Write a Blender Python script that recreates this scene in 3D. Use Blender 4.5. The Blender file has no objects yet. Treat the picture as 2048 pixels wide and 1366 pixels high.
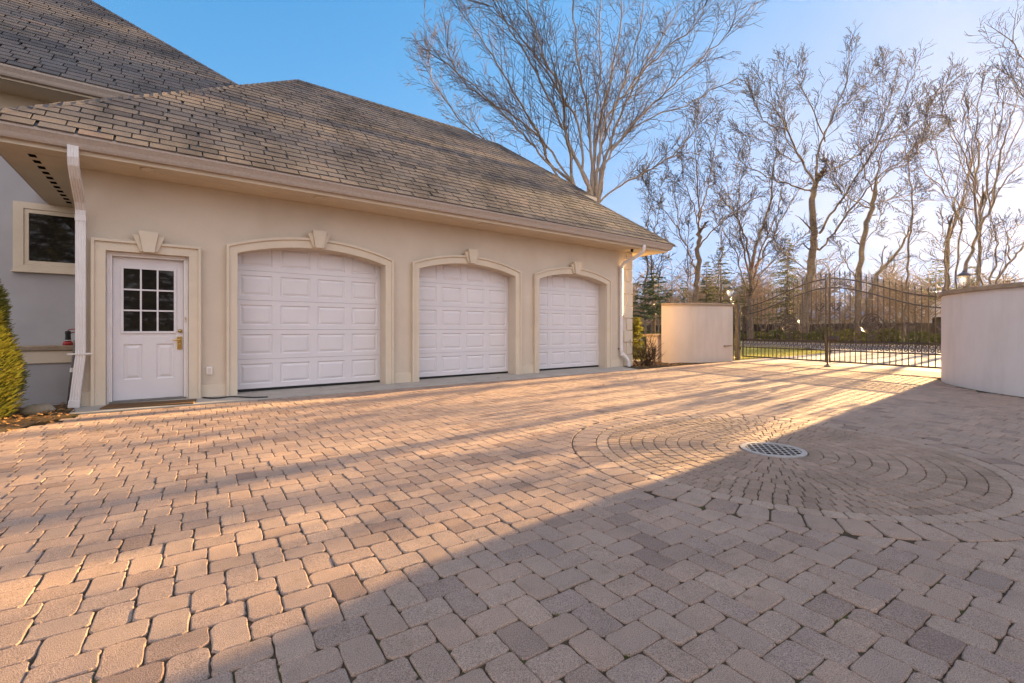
import bpy, math, random
from mathutils import Vector, noise
random.seed(7)
R = math.radians
sc = bpy.context.scene
col = sc.collection

# ------------------------------------------------------------------ camera, sky, sun, exposure
F, HX, HY, CH = 921.0, 1024.0, 658.0, 1.08          # focal (px of a 2048 wide frame), principal column, horizon row, camera height
FW, RT = (.5991, .8007), (.8007, -.5991)
cam = bpy.data.cameras.new('camera')
cam.sensor_width = 36; cam.lens = F / 2048 * 36; cam.shift_y = -25 / 2048
cam.clip_start = .05; cam.clip_end = 2000
camo = bpy.data.objects.new('camera', cam); col.objects.link(camo)
camo.location = (0, 0, CH); camo.rotation_euler = (R(90), 0, -math.asin(FW[0]))
sc.camera = camo

SUN_EL = R(8.5)
SUN_AZ = math.atan2(.042, 1.0)                       # the sun stands low, almost along the garage front (+X)
sun_dir = Vector((math.cos(SUN_EL) * math.cos(SUN_AZ), math.cos(SUN_EL) * math.sin(SUN_AZ), math.sin(SUN_EL)))
sl = bpy.data.lights.new('sun', 'SUN'); sl.energy = 5.0; sl.angle = R(.5); sl.color = (1.0, .65, .29)
so = bpy.data.objects.new('sun', sl); col.objects.link(so)
so.rotation_euler = sun_dir.to_track_quat('Z', 'Y').to_euler(); so.location = (30, 0, 20)

def at_dir(px, py):
    u = (px - HX) / F; v = Vector((FW[0] + u * RT[0], FW[1] + u * RT[1], (HY - py) / F)); return tuple(v.normalized())
world = bpy.data.worlds.new('World'); sc.world = world; world.use_nodes = True
wn, wl = world.node_tree.nodes, world.node_tree.links
wn.clear()
sky = wn.new('ShaderNodeTexSky'); sky.sky_type = 'NISHITA'; sky.sun_disc = False
sky.sun_elevation = SUN_EL; sky.sun_rotation = R(90) - SUN_AZ
sky.air_density = 1.0; sky.dust_density = .35; sky.ozone_density = 3.0
hs = wn.new('ShaderNodeHueSaturation'); hs.inputs['Saturation'].default_value = 1.2; hs.inputs['Value'].default_value = 1.0
bg = wn.new('ShaderNodeBackground'); bg.inputs['Strength'].default_value = .08
wo = wn.new('ShaderNodeOutputWorld')
wl.new(sky.outputs[0], hs.inputs['Color'])
# soft shoulder: the sky beside the sun stays just below white, x / sqrt(1 + (x/k)^2)
SK = .08 * 2 ** 3.0
kd = wn.new('ShaderNodeVectorMath'); kd.operation = 'DIVIDE'; kd.inputs[1].default_value = (.41/SK, .67/SK, 1.15/SK); wl.new(hs.outputs[0], kd.inputs[0])
kq = wn.new('ShaderNodeVectorMath'); kq.operation = 'MULTIPLY'; wl.new(kd.outputs[0], kq.inputs[0]); wl.new(kd.outputs[0], kq.inputs[1])
ka = wn.new('ShaderNodeVectorMath'); ka.operation = 'ADD'; ka.inputs[1].default_value = (1, 1, 1); wl.new(kq.outputs[0], ka.inputs[0])
kp = wn.new('ShaderNodeVectorMath'); kp.operation = 'POWER'; kp.inputs[1].default_value = (.5, .5, .5); wl.new(ka.outputs[0], kp.inputs[0])
soft = wn.new('ShaderNodeVectorMath'); soft.operation = 'DIVIDE'; wl.new(hs.outputs[0], soft.inputs[0]); wl.new(kp.outputs[0], soft.inputs[1])
# thin high cloud, stretched wisps
tc = wn.new('ShaderNodeTexCoord')
sep = wn.new('ShaderNodeSeparateXYZ'); wl.new(tc.outputs['Generated'], sep.inputs[0])
zz = wn.new('ShaderNodeMath'); zz.operation = 'MAXIMUM'; zz.inputs[1].default_value = .06; wl.new(sep.outputs[2], zz.inputs[0])
dx = wn.new('ShaderNodeMath'); dx.operation = 'DIVIDE'; wl.new(sep.outputs[0], dx.inputs[0]); wl.new(zz.outputs[0], dx.inputs[1])
dy = wn.new('ShaderNodeMath'); dy.operation = 'DIVIDE'; wl.new(sep.outputs[1], dy.inputs[0]); wl.new(zz.outputs[0], dy.inputs[1])
cmb = wn.new('ShaderNodeCombineXYZ'); wl.new(dx.outputs[0], cmb.inputs[0]); wl.new(dy.outputs[0], cmb.inputs[1])
mp = wn.new('ShaderNodeMapping'); mp.inputs['Rotation'].default_value = (0, 0, R(25)); mp.inputs['Scale'].default_value = (.22, .55, 1); mp.inputs['Location'].default_value = (.35, .9, 0)
wl.new(cmb.outputs[0], mp.inputs[0])
cn = wn.new('ShaderNodeTexNoise'); cn.inputs['Scale'].default_value = 1.0; cn.inputs['Detail'].default_value = 7; cn.inputs['Roughness'].default_value = .55; cn.inputs['Distortion'].default_value = .4
wl.new(mp.outputs[0], cn.inputs['Vector'])
cr = wn.new('ShaderNodeMapRange'); cr.inputs['From Min'].default_value = .36; cr.inputs['From Max'].default_value = .70; cr.inputs['To Max'].default_value = .75; cr.clamp = True
wl.new(cn.outputs[0], cr.inputs[0])
# the thin cloud only lies in the upper right of the view
cd_ = wn.new('ShaderNodeVectorMath'); cd_.operation = 'DOT_PRODUCT'; cv_ = at_dir(2040, 120); cd_.inputs[1].default_value = cv_
wl.new(tc.outputs['Generated'], cd_.inputs[0])
cm_ = wn.new('ShaderNodeMapRange'); cm_.inputs['From Min'].default_value = .90; cm_.inputs['From Max'].default_value = .985; wl.new(cd_.outputs['Value'], cm_.inputs[0])
cmul = wn.new('ShaderNodeMath'); cmul.operation = 'MULTIPLY'; wl.new(cr.outputs[0], cmul.inputs[0]); wl.new(cm_.outputs[0], cmul.inputs[1])
cmix = wn.new('ShaderNodeMix'); cmix.data_type = 'RGBA'; cmix.inputs['B'].default_value = (1.18, 1.34, 1.62, 1)
wl.new(cmul.outputs[0], cmix.inputs['Factor']); wl.new(soft.outputs[0], cmix.inputs['A'])
# added bright veil on the unseen sky behind the camera, fills the shaded walls
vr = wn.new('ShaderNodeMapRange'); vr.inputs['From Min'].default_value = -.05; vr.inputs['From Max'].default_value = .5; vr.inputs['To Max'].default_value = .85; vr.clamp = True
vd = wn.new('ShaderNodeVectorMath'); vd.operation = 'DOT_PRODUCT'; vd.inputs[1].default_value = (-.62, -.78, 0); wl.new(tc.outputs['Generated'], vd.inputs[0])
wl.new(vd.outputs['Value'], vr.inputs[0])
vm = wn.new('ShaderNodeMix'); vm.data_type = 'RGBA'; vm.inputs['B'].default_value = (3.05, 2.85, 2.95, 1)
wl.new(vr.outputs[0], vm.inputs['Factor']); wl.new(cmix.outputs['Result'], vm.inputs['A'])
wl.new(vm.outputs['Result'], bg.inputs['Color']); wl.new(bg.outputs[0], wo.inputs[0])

sc.view_settings.view_transform = 'Standard'; sc.view_settings.look = 'None'
sc.view_settings.exposure = 3.0; sc.view_settings.gamma = 1.0
sc.cycles.max_bounces = 6; sc.cycles.transparent_max_bounces = 8

# ------------------------------------------------------------------ helpers
def ray(px): u = (px - HX) / F; return (FW[0] + u * RT[0], FW[1] + u * RT[1])
def at(px, py, d):                                   # a measured pixel at distance d becomes a point of the place
    r = ray(px); return Vector((d * r[0], d * r[1], CH + (HY - py) / F * d))

class MB:
    def __init__(s): s.v = []; s.f = []; s.a = []
    def add(s, vs, fs, a=0.0):
        b = len(s.v); s.v.extend(vs); s.a.extend([a] * len(vs)); s.f.extend([tuple(i + b for i in f) for f in fs]); return s
    def box(s, x0, y0, z0, x1, y1, z1, a=0.0):
        if x0 > x1: x0, x1 = x1, x0
        if y0 > y1: y0, y1 = y1, y0
        if z0 > z1: z0, z1 = z1, z0
        return s.add([(x0,y0,z0),(x1,y0,z0),(x1,y1,z0),(x0,y1,z0),(x0,y0,z1),(x1,y0,z1),(x1,y1,z1),(x0,y1,z1)],
                     [(0,3,2,1),(4,5,6,7),(0,1,5,4),(1,2,6,5),(2,3,7,6),(3,0,4,7)], a)
    def xz(s, pts, y0, y1, a=0.0):                   # outline in the XZ plane, thickened along Y (pts counter-clockwise seen from -Y)
        n = len(pts)
        vs = [(p[0], y0, p[1]) for p in pts] + [(p[0], y1, p[1]) for p in pts]
        fs = [tuple(range(n)), tuple(range(2*n-1, n-1, -1))] + [(i, i+n, (i+1) % n + n, (i+1) % n) for i in range(n)]
        return s.add(vs, fs, a)
    def band(s, A, B, y0, y1, a=0.0):                # strip between two XZ polylines, thickened along Y
        n = len(A)
        vs = [(p[0], y0, p[1]) for p in A] + [(p[0], y0, p[1]) for p in B] + [(p[0], y1, p[1]) for p in A] + [(p[0], y1, p[1]) for p in B]
        fs = []
        for i in range(n-1):
            fs += [(i, i+1, n+i+1, n+i), (2*n+i, 3*n+i, 3*n+i+1, 2*n+i+1), (i, 2*n+i, 2*n+i+1, i+1), (n+i, n+i+1, 3*n+i+1, 3*n+i)]
        fs += [(0, n, 3*n, 2*n), (n-1, 3*n-1, 4*n-1, 2*n-1)]
        return s.add(vs, fs, a)
    def tube(s, pts, rad, n=6, a=0.0, caps=True):
        pts = [Vector(p) for p in pts]
        if not isinstance(rad, (list, tuple)): rad = [rad] * len(pts)
        b = len(s.v); ref = None
        for i, p in enumerate(pts):
            t = (pts[min(i+1, len(pts)-1)] - pts[max(i-1, 0)])
            if t.length < 1e-9: t = Vector((0, 0, 1))
            t.normalize()
            if ref is None: ref = Vector((1, 0, 0)) if abs(t.x) < .8 else Vector((0, 1, 0))
            ref = (ref - t * ref.dot(t)); ref.normalize()
            w = t.cross(ref)
            for k in range(n):
                c = 2 * math.pi * k / n
                q = p + (ref * math.cos(c) + w * math.sin(c)) * rad[i]
                s.v.append((q.x, q.y, q.z)); s.a.append(a)
        for i in range(len(pts)-1):
            for k in range(n):
                k2 = (k+1) % n
                s.f.append((b+i*n+k, b+i*n+k2, b+(i+1)*n+k2, b+(i+1)*n+k))
        if caps:
            s.f.append(tuple(b + k for k in range(n-1, -1, -1))); e = b + (len(pts)-1)*n
            s.f.append(tuple(e + k for k in range(n)))
        return s
    def bar(s, p0, p1, w, h, a=0.0):                 # square bar
        s.tube([p0, p1], w * .7071, 4, a); return s
    def lathe(s, prof, cx, cy, n=16, a=0.0, z0=0.0):
        b = len(s.v); m = len(prof)
        for r, z in prof:
            for k in range(n):
                c = 2*math.pi*k/n; s.v.append((cx + r*math.cos(c), cy + r*math.sin(c), z0 + z)); s.a.append(a)
        for i in range(m-1):
            for k in range(n):
                k2 = (k+1) % n; s.f.append((b+i*n+k, b+i*n+k2, b+(i+1)*n+k2, b+(i+1)*n+k))
        s.f.append(tuple(b+k for k in range(n-1, -1, -1))); e = b+(m-1)*n; s.f.append(tuple(e+k for k in range(n)))
        return s
    def build(s, name, mat, parent=None, smooth=False, bevel=0.0):
        off = Vector((0, 0, 0)); q = parent
        while q is not None: off += q.location; q = q.parent
        me = bpy.data.meshes.new(name)
        me.from_pydata([(x-off.x, y-off.y, z-off.z) for x, y, z in s.v], [], s.f)
        if any(s.a):
            at_ = me.attributes.new('var', 'FLOAT', 'POINT'); at_.data.foreach_set('value', s.a)
        if smooth: me.polygons.foreach_set('use_smooth', [True]*len(me.polygons))
        me.materials.append(mat); me.update()
        o = bpy.data.objects.new(name, me); col.objects.link(o)
        if parent: o.parent = parent
        if bevel:
            m = o.modifiers.new('bevel', 'BEVEL'); m.width = bevel; m.segments = 2; m.limit_method = 'ANGLE'; m.angle_limit = R(40)
        return o

def tag(o, label=None, cat=None, group=None, kind=None):
    if label: o['label'] = label
    if cat: o['category'] = cat
    if group: o['group'] = group
    if kind: o['kind'] = kind
    return o
def thing(name, label, cat, loc, group=None):
    o = bpy.data.objects.new(name, None); o.empty_display_size = .2; o.location = loc; col.objects.link(o)
    return tag(o, label, cat, group)

# ------------------------------------------------------------------ materials
def material(name, c, c2=None, rough=.8, scale=6.0, bump=0.0, bscale=200.0, spec=.3, metal=0.0, var=None, speck=0.0, sscale=400.0, stain=None, coat=0.0, stain2=None, detail=5.0, bdist=.01):
    m = bpy.data.materials.new(name); m.use_nodes = True
    N, L = m.node_tree.nodes, m.node_tree.links
    b = N['Principled BSDF']
    b.inputs['Roughness'].default_value = rough; b.inputs['Metallic'].default_value = metal
    b.inputs['Specular IOR Level'].default_value = spec; b.inputs['Coat Weight'].default_value = coat
    g = N.new('ShaderNodeNewGeometry')
    n = N.new('ShaderNodeTexNoise'); n.inputs['Scale'].default_value = scale; n.inputs['Detail'].default_value = detail; n.inputs['Roughness'].default_value = .6
    L.new(g.outputs['Position'], n.inputs['Vector'])
    r = N.new('ShaderNodeMapRange'); r.inputs['From Min'].default_value = .3; r.inputs['From Max'].default_value = .7; L.new(n.outputs[0], r.inputs[0])
    mx = N.new('ShaderNodeMix'); mx.data_type = 'RGBA'
    mx.inputs['A'].default_value = (*c, 1); mx.inputs['B'].default_value = (*(c2 or c), 1)
    L.new(r.outputs[0], mx.inputs['Factor']); out = mx.outputs['Result']
    if var:                                          # per-piece colours by the 'var' attribute
        a = N.new('ShaderNodeAttribute'); a.attribute_name = 'var'
        ramp = N.new('ShaderNodeValToRGB'); ramp.color_ramp.interpolation = 'LINEAR'
        els = ramp.color_ramp.elements
        while len(els) > 1: els.remove(els[-1])
        els[0].position = 0; els[0].color = (*var[0], 1)
        for i, cc in enumerate(var[1:], 1):
            e = els.new(i / (len(var)-1)); e.color = (*cc, 1)
        L.new(a.outputs['Fac'], ramp.inputs[0])
        mu = N.new('ShaderNodeMix'); mu.data_type = 'RGBA'; mu.blend_type = 'MULTIPLY'; mu.inputs['Factor'].default_value = 1
        L.new(out, mu.inputs['A']); L.new(ramp.outputs[0], mu.inputs['B']); out = mu.outputs['Result']
    if stain:                                        # (colour, scale, low, high, amount)
        sn = N.new('ShaderNodeTexNoise'); sn.inputs['Scale'].default_value = stain[1]; sn.inputs['Detail'].default_value = 6; sn.inputs['Roughness'].default_value = .65
        vec = g.outputs['Position']
        if len(stain) > 5:
            sm = N.new('ShaderNodeMapping'); sm.inputs['Scale'].default_value = stain[5]; L.new(vec, sm.inputs[0]); vec = sm.outputs[0]
        L.new(vec, sn.inputs['Vector'])
        sr = N.new('ShaderNodeMapRange'); sr.inputs['From Min'].default_value = stain[2]; sr.inputs['From Max'].default_value = stain[3]; sr.inputs['To Max'].default_value = stain[4]
        L.new(sn.outputs[0], sr.inputs[0])
        sx = N.new('ShaderNodeMix'); sx.data_type = 'RGBA'; sx.inputs['B'].default_value = (*stain[0], 1)
        L.new(sr.outputs[0], sx.inputs['Factor']); L.new(out, sx.inputs['A']); out = sx.outputs['Result']
    if stain2:
        sn = N.new('ShaderNodeTexNoise'); sn.inputs['Scale'].default_value = stain2[1]; sn.inputs['Detail'].default_value = 5; sn.inputs['Roughness'].default_value = .7; L.new(g.outputs['Position'], sn.inputs['Vector'])
        sr = N.new('ShaderNodeMapRange'); sr.inputs['From Min'].default_value = stain2[2]; sr.inputs['From Max'].default_value = stain2[3]; sr.inputs['To Max'].default_value = stain2[4]; L.new(sn.outputs[0], sr.inputs[0])
        sx = N.new('ShaderNodeMix'); sx.data_type = 'RGBA'; sx.inputs['B'].default_value = (*stain2[0], 1); L.new(sr.outputs[0], sx.inputs['Factor']); L.new(out, sx.inputs['A']); out = sx.outputs['Result']
    if speck:
        pn = N.new('ShaderNodeTexNoise'); pn.inputs['Scale'].default_value = sscale; pn.inputs['Detail'].default_value = 2; L.new(g.outputs['Position'], pn.inputs['Vector'])
        pr = N.new('ShaderNodeMapRange'); pr.inputs['From Min'].default_value = .3; pr.inputs['From Max'].default_value = .7; pr.inputs['To Min'].default_value = 1-speck; pr.inputs['To Max'].default_value = 1+speck
        L.new(pn.outputs[0], pr.inputs[0])
        px = N.new('ShaderNodeMix'); px.data_type = 'RGBA'; px.blend_type = 'MULTIPLY'; px.inputs['Factor'].default_value = 1
        L.new(out, px.inputs['A']); L.new(pr.outputs[0], px.inputs['B']); out = px.outputs['Result']
    L.new(out, b.inputs['Base Color'])
    if bump:
        bn = N.new('ShaderNodeTexNoise'); bn.inputs['Scale'].default_value = bscale; bn.inputs['Detail'].default_value = 4; L.new(g.outputs['Position'], bn.inputs['Vector'])
        bu = N.new('ShaderNodeBump'); bu.inputs['Strength'].default_value = bump; bu.inputs['Distance'].default_value = bdist
        L.new(bn.outputs[0], bu.inputs['Height']); L.new(bu.outputs[0], b.inputs['Normal'])
    return m

M = {}
M['stucco'] = material('cream_stucco', (.63,.54,.435), (.57,.485,.385), .95, 1.5, .45, 110, .15, stain=((.45,.37,.28), 1.2, .55, .8, .35, (1,1,.35)))
M['trim'] = material('cream_trim', (.66,.565,.44), (.60,.51,.395), .9, 3, .15, 160, .15)
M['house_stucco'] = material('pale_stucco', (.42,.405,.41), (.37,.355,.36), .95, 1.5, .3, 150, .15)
M['wall_stucco'] = material('garden_wall_stucco', (.71,.66,.63), (.65,.60,.57), .95, 1.2, .2, 120, .15, stain=((.42,.37,.30), 1.3, .5, .85, .45, (1.6,1.6,.25)))
M['wall_cream'] = material('weathered_cream_wall_stucco', (.58,.50,.435), (.52,.445,.385), .95, 1.2, .3, 100, .15, stain=((.36,.30,.24), 1.3, .46, .8, .55, (1.6,1.6,.22)))
M['cap'] = material('weathered_stone_cap', (.36,.28,.20), (.24,.18,.12), .9, 9, .4, 60, .2)
M['door_white'] = material('white_door_paint', (.69,.655,.66), (.65,.615,.62), .45, 2, .05, 300, .4, stain=((.6,.54,.47), 2.0, .62, .9, .25))
M['metal_cream'] = material('cream_painted_metal', (.66,.57,.47), (.60,.51,.42), .45, 5, 0, 1, .5, stain=((.42,.33,.24), 9, .6, .85, .45))
M['gutter'] = material('gutter_metal', (.46,.38,.32), (.38,.31,.26), .5, 30, 0, 1, .4, stain=((.24,.19,.15), 8, .55, .85, .5, (14,1,1)))
M['white_metal'] = material('white_downspout_metal', (.74,.70,.68), (.68,.63,.60), .45, 6, 0, 1, .5, stain=((.42,.34,.26), 7, .62, .85, .4))
M['soffit'] = material('soffit_paint', (.62,.53,.40), (.57,.48,.36), .8, 2, .08, 120, .2)
M['glass'] = material('dark_window_glass', (.012,.011,.010), (.02,.018,.015), .03, 3, 0, 1, .35)
M['brass'] = material('brass', (.70,.47,.16), (.60,.38,.12), .25, 20, 0, 1, .5, 1.0)
M['black_metal'] = material('black_iron', (.030,.020,.015), (.050,.034,.025), .30, 30, 0, 1, .6)
M['dark'] = material('dark_gap', (.008,.007,.006), None, 1.0, spec=0.0)
M['deck'] = material('roof_underlay', (.15,.145,.145), None, .95)
M['shingle'] = material('asphalt_shingle', (1,1,1), (.78,.78,.80), .95, 1.1, .35, 500, .15, speck=.30, sscale=260,
        var=[(.078,.072,.074), (.112,.102,.10), (.152,.133,.121), (.180,.152,.132), (.146,.133,.128), (.192,.152,.132)],
        stain=((.045,.042,.042), .75, .46, .68, .75, (1.5,.8,.8)))
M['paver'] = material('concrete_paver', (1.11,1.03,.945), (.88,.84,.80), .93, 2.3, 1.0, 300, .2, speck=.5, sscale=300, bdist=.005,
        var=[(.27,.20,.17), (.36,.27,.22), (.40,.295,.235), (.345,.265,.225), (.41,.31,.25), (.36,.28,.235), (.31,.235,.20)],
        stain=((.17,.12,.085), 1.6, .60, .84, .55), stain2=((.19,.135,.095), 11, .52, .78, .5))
# a few old round stains on the stones
_m = M['paver']; N, L = _m.node_tree.nodes, _m.node_tree.links; _b = N['Principled BSDF']; _src = _b.inputs['Base Color'].links[0].from_socket
_g = N.new('ShaderNodeNewGeometry'); _v = N.new('ShaderNodeTexVoronoi'); _v.inputs['Scale'].default_value = 3.2; L.new(_g.outputs['Position'], _v.inputs['Vector'])
_n = N.new('ShaderNodeTexNoise'); _n.inputs['Scale'].default_value = 40; L.new(_g.outputs['Position'], _n.inputs['Vector'])
_a = N.new('ShaderNodeMath'); _a.operation = 'MULTIPLY_ADD'; _a.inputs[1].default_value = .10; L.new(_n.outputs[0], _a.inputs[0]); L.new(_v.outputs['Distance'], _a.inputs[2])
_r = N.new('ShaderNodeMapRange'); _r.inputs['From Min'].default_value = .19; _r.inputs['From Max'].default_value = .15; _r.inputs['To Max'].default_value = .6; L.new(_a.outputs[0], _r.inputs[0])
_c = N.new('ShaderNodeSeparateColor'); L.new(_v.outputs['Color'], _c.inputs[0])
_t = N.new('ShaderNodeMath'); _t.operation = 'GREATER_THAN'; _t.inputs[1].default_value = .80; L.new(_c.outputs[0], _t.inputs[0])
_k = N.new('ShaderNodeMath'); _k.operation = 'MULTIPLY'; L.new(_r.outputs[0], _k.inputs[0]); L.new(_t.outputs[0], _k.inputs[1])
_x = N.new('ShaderNodeMix'); _x.data_type = 'RGBA'; _x.inputs['B'].default_value = (.13,.082,.05,1); L.new(_k.outputs[0], _x.inputs['Factor']); L.new(_src, _x.inputs['A']); L.new(_x.outputs['Result'], _b.inputs['Base Color'])
M['paver_grey'] = material('grey_concrete_paver', (1.10,.99,.93), (.88,.79,.75), .93, 2.6, 1.0, 300, .2, speck=.5, sscale=300, bdist=.005,
        var=[(.28,.215,.165), (.36,.28,.22), (.31,.24,.185), (.38,.295,.23), (.425,.35,.285)], stain=((.19,.14,.09), 1.9, .5, .78, .6), stain2=((.17,.125,.085), 12, .52, .78, .45))
M['joint'] = material('joint_sand_and_moss', (.055,.039,.026), (.10,.072,.047), 1.0, 30, .5, 90, .05, stain=((.10,.12,.025), 3.5, .55, .7, .8))
M['concrete'] = material('concrete_apron', (.44,.40,.35), (.35,.32,.28), .92, 3, .3, 150, .2, speck=.12, stain=((.22,.18,.14), 2.2, .52, .8, .5))
M['soil'] = material('soil', (.075,.052,.034), (.13,.092,.055), 1.0, 12, .6, 60, .05)
M['turf'] = material('winter_turf', (.25,.25,.05), (.36,.32,.085), 1.0, 7, .8, 40, .05, stain=((.20,.14,.065), .5, .5, .75, .6))
M['earth'] = material('leafy_ground', (.13,.095,.055), (.19,.145,.08), 1.0, 2, .5, 20, .05, stain=((.10,.115,.035), .15, .45, .7, .7))
M['asphalt'] = material('road_asphalt', (.14,.135,.14), (.19,.18,.18), .9, 3, .2, 80, .2)
M['drive'] = material('outer_drive_pavers', (.40,.335,.285), (.33,.28,.24), .92, 1.2, .3, 60, .2, speck=.15, sscale=40)
M['pale_bark'] = material('pale_bark', (.36,.30,.25), (.22,.18,.145), .95, 5, .5, 40, .1, speck=.2, sscale=30)
M['bark'] = material('brown_bark', (.19,.14,.10), (.11,.08,.06), .95, 6, 1.0, 24, .1)
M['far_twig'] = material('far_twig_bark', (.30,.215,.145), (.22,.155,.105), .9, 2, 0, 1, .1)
M['twig'] = material('twig_bark', (.085,.06,.043), (.055,.04,.03), .9, 6, 0, 1, .1)
M['pale_twig'] = material('pale_twig_bark', (.16,.115,.08), (.10,.073,.052), .9, 6, 0, 1, .1)
def leafmat(name, c, c2, tr=.25):
    m = material(name, c, c2, .7, 9, 0, 1, .2); N, L = m.node_tree.nodes, m.node_tree.links
    b = N['Principled BSDF']; t = N.new('ShaderNodeBsdfTranslucent'); mx = N.new('ShaderNodeMixShader'); mx.inputs[0].default_value = tr
    src = b.inputs['Base Color'].links[0].from_socket
    L.new(src, t.inputs['Color']); o = N['Material Output']
    L.new(b.outputs[0], mx.inputs[1]); L.new(t.outputs[0], mx.inputs[2]); L.new(mx.outputs[0], o.inputs[0]); return m
M['needle'] = leafmat('conifer_needles', (.065,.080,.028), (.10,.095,.038), .3)
M['needle_dark'] = leafmat('dark_conifer_needles', (.035,.060,.040), (.055,.075,.045), .2)
M['arbor'] = leafmat('arborvitae_foliage', (.12,.145,.022), (.20,.17,.03), .3)
M['hedge'] = leafmat('hedge_leaves', (.10,.125,.03), (.16,.16,.045), .45)
M['dead_leaf'] = leafmat('dead_leaves', (.28,.14,.05), (.36,.21,.09), .3)
M['orange_leaf'] = leafmat('orange_oak_leaves', (.42,.15,.04), (.35,.12,.03), .4)
M['stone'] = material('field_stone', (.34,.28,.20), (.24,.20,.14), .9, 14, .6, 40, .2)
M['mat'] = material('coir_mat', (.20,.12,.065), (.13,.08,.045), 1.0, 60, .8, 300, .05)
M['red'] = material('red_plastic', (.32,.02,.02), None, .4)
M['black'] = material('black_plastic', (.015,.015,.016), None, .4)
M['grey_pole'] = material('grey_pole', (.12,.11,.10), (.18,.16,.14), .5, 12)
M['white_plastic'] = material('white_plastic', (.75,.73,.70), None, .4)
M['fence'] = material('dark_fence_boards', (.05,.035,.026), (.035,.025,.02), .9, 4)
M['siding'] = material('pale_siding', (.62,.62,.66), (.56,.56,.60), .8, 3)
M['far_roof'] = material('grey_roof', (.20,.20,.23), (.15,.15,.17), .9, 4)
M['iron_grate'] = material('cast_drain_grate', (.46,.41,.37), (.34,.29,.25), .6, 20, .2, 100, .4, 0.0)
def glass_clear(name, c, alpha):
    m = material(name, c, c, .15, 3, 0, 1, .5); b = m.node_tree.nodes['Principled BSDF']; b.inputs['Transmission Weight'].default_value = alpha; return m
M['lamp_glass'] = glass_clear('frosted_lamp_glass', (.95,.90,.80), .85)

# ------------------------------------------------------------------ ground, road, outer drive, lawn
def sheet(name, pts, z, mat, kind='structure'):
    o = MB().add([(x, y, z) for x, y in pts], [tuple(range(len(pts)))]).build(name, mat); o['kind'] = kind; return o
sheet('ground', [(-400,-400),(400,-400),(400,400),(-400,400)], -.06, M['earth'])
sheet('driveway_bed', [(-9,-9),(15.6,-9),(15.6,8.7),(-9,8.7)], -.0085, M['joint'])
sheet('outer_driveway', [(15.2,1.9),(29.6,-1.5),(29.6,11.2),(26.5,8.9),(24.6,8.1),(20,8.0),(15.2,8.15)], -.004, M['drive'])
sheet('road', [(29.4,-300),(37.2,-300),(37.2,300),(29.4,300)], -.02, M['asphalt'])
kb = MB().box(29.25,11.3,-.05,29.4,200,.08); kb.box(37.2,-200,-.05,37.35,200,.08); o = kb.build('road_kerb', M['concrete']); o['kind'] = 'structure'
lawn = sheet('lawn', [(16.2,8.3),(20,8.15),(24.5,8.25),(26.6,9.1),(29.2,11.4),(29.2,40),(12.2,40),(11.2,17),(13.6,9.6)], -.012, M['turf'])

# grass blades on the lawn (nobody could count them)
gb = MB(); rg = random.Random(3)
for i in range(9000):
    x = rg.uniform(13.5, 29); y = 8.3 + rg.random()**1.6 * 15
    if x > 24.5 and y < 8.4 + (x-24.5)*.62: continue
    if x < 16.2 and y < 10.3: continue
    h = rg.uniform(.03, .085); w = rg.uniform(.006, .014); a = rg.uniform(0, 6.28); l = rg.uniform(-.04, .04)
    c, s_ = math.cos(a)*w, math.sin(a)*w
    gb.add([(x-c, y-s_, -.012), (x+c, y+s_, -.012), (x+l, y+l*.7, h)], [(0,1,2)])
M['grass'] = leafmat('winter_grass_blades', (.22,.24,.04), (.34,.30,.07), .4)
tag(gb.build('grass', M['grass']), kind='stuff')

# ------------------------------------------------------------------ the paved courtyard
MC = Vector((4.348, 1.905)); MR = 1.56; MO = 1.785
pv = MB(); pg = MB(); rp = random.Random(11)
def area(p):
    return .5*sum(p[i][0]*p[(i+1)%len(p)][1]-p[(i+1)%len(p)][0]*p[i][1] for i in range(len(p)))
def stone(mb, pts, near, var, zoff=0.0, inset=.0055):
    n = len(pts); cx = sum(p[0] for p in pts)/n; cy = sum(p[1] for p in pts)/n
    z = zoff + rp.gauss(0, .0011); sx, sy = rp.gauss(0, .0045), rp.gauss(0, .0045)
    rings = [(0, -.024), (0, -.0048), (inset*.45, -.0014), (inset, 0)] if near else [(0, -.014), (0, -.004), (inset*.8, 0)]
    vs = []
    for ins, dz in rings:
        for x, y in pts:
            ddx, ddy = cx-x, cy-y; l = math.hypot(ddx, ddy) or 1; k = min(ins/l, .8)
            X, Y = x+ddx*k, y+ddy*k
            vs.append((X, Y, z + dz + (X-cx)*sx + (Y-cy)*sy))
    fs = []
    for j in range(len(rings)-1):
        for i in range(n):
            i2 = (i+1) % n; fs.append((j*n+i, j*n+i2, (j+1)*n+i2, (j+1)*n+i))
    fs.append(tuple((len(rings)-1)*n+i for i in range(n)))
    mb.add(vs, fs, var)
A0 = R(-3.0); ca, sa = math.cos(A0), math.sin(A0); U = .0602
OX, OY = .918, 1.06
def fpt(a, b): return (OX + (a*ca - b*sa)*U, OY + (a*sa + b*ca)*U)
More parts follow.
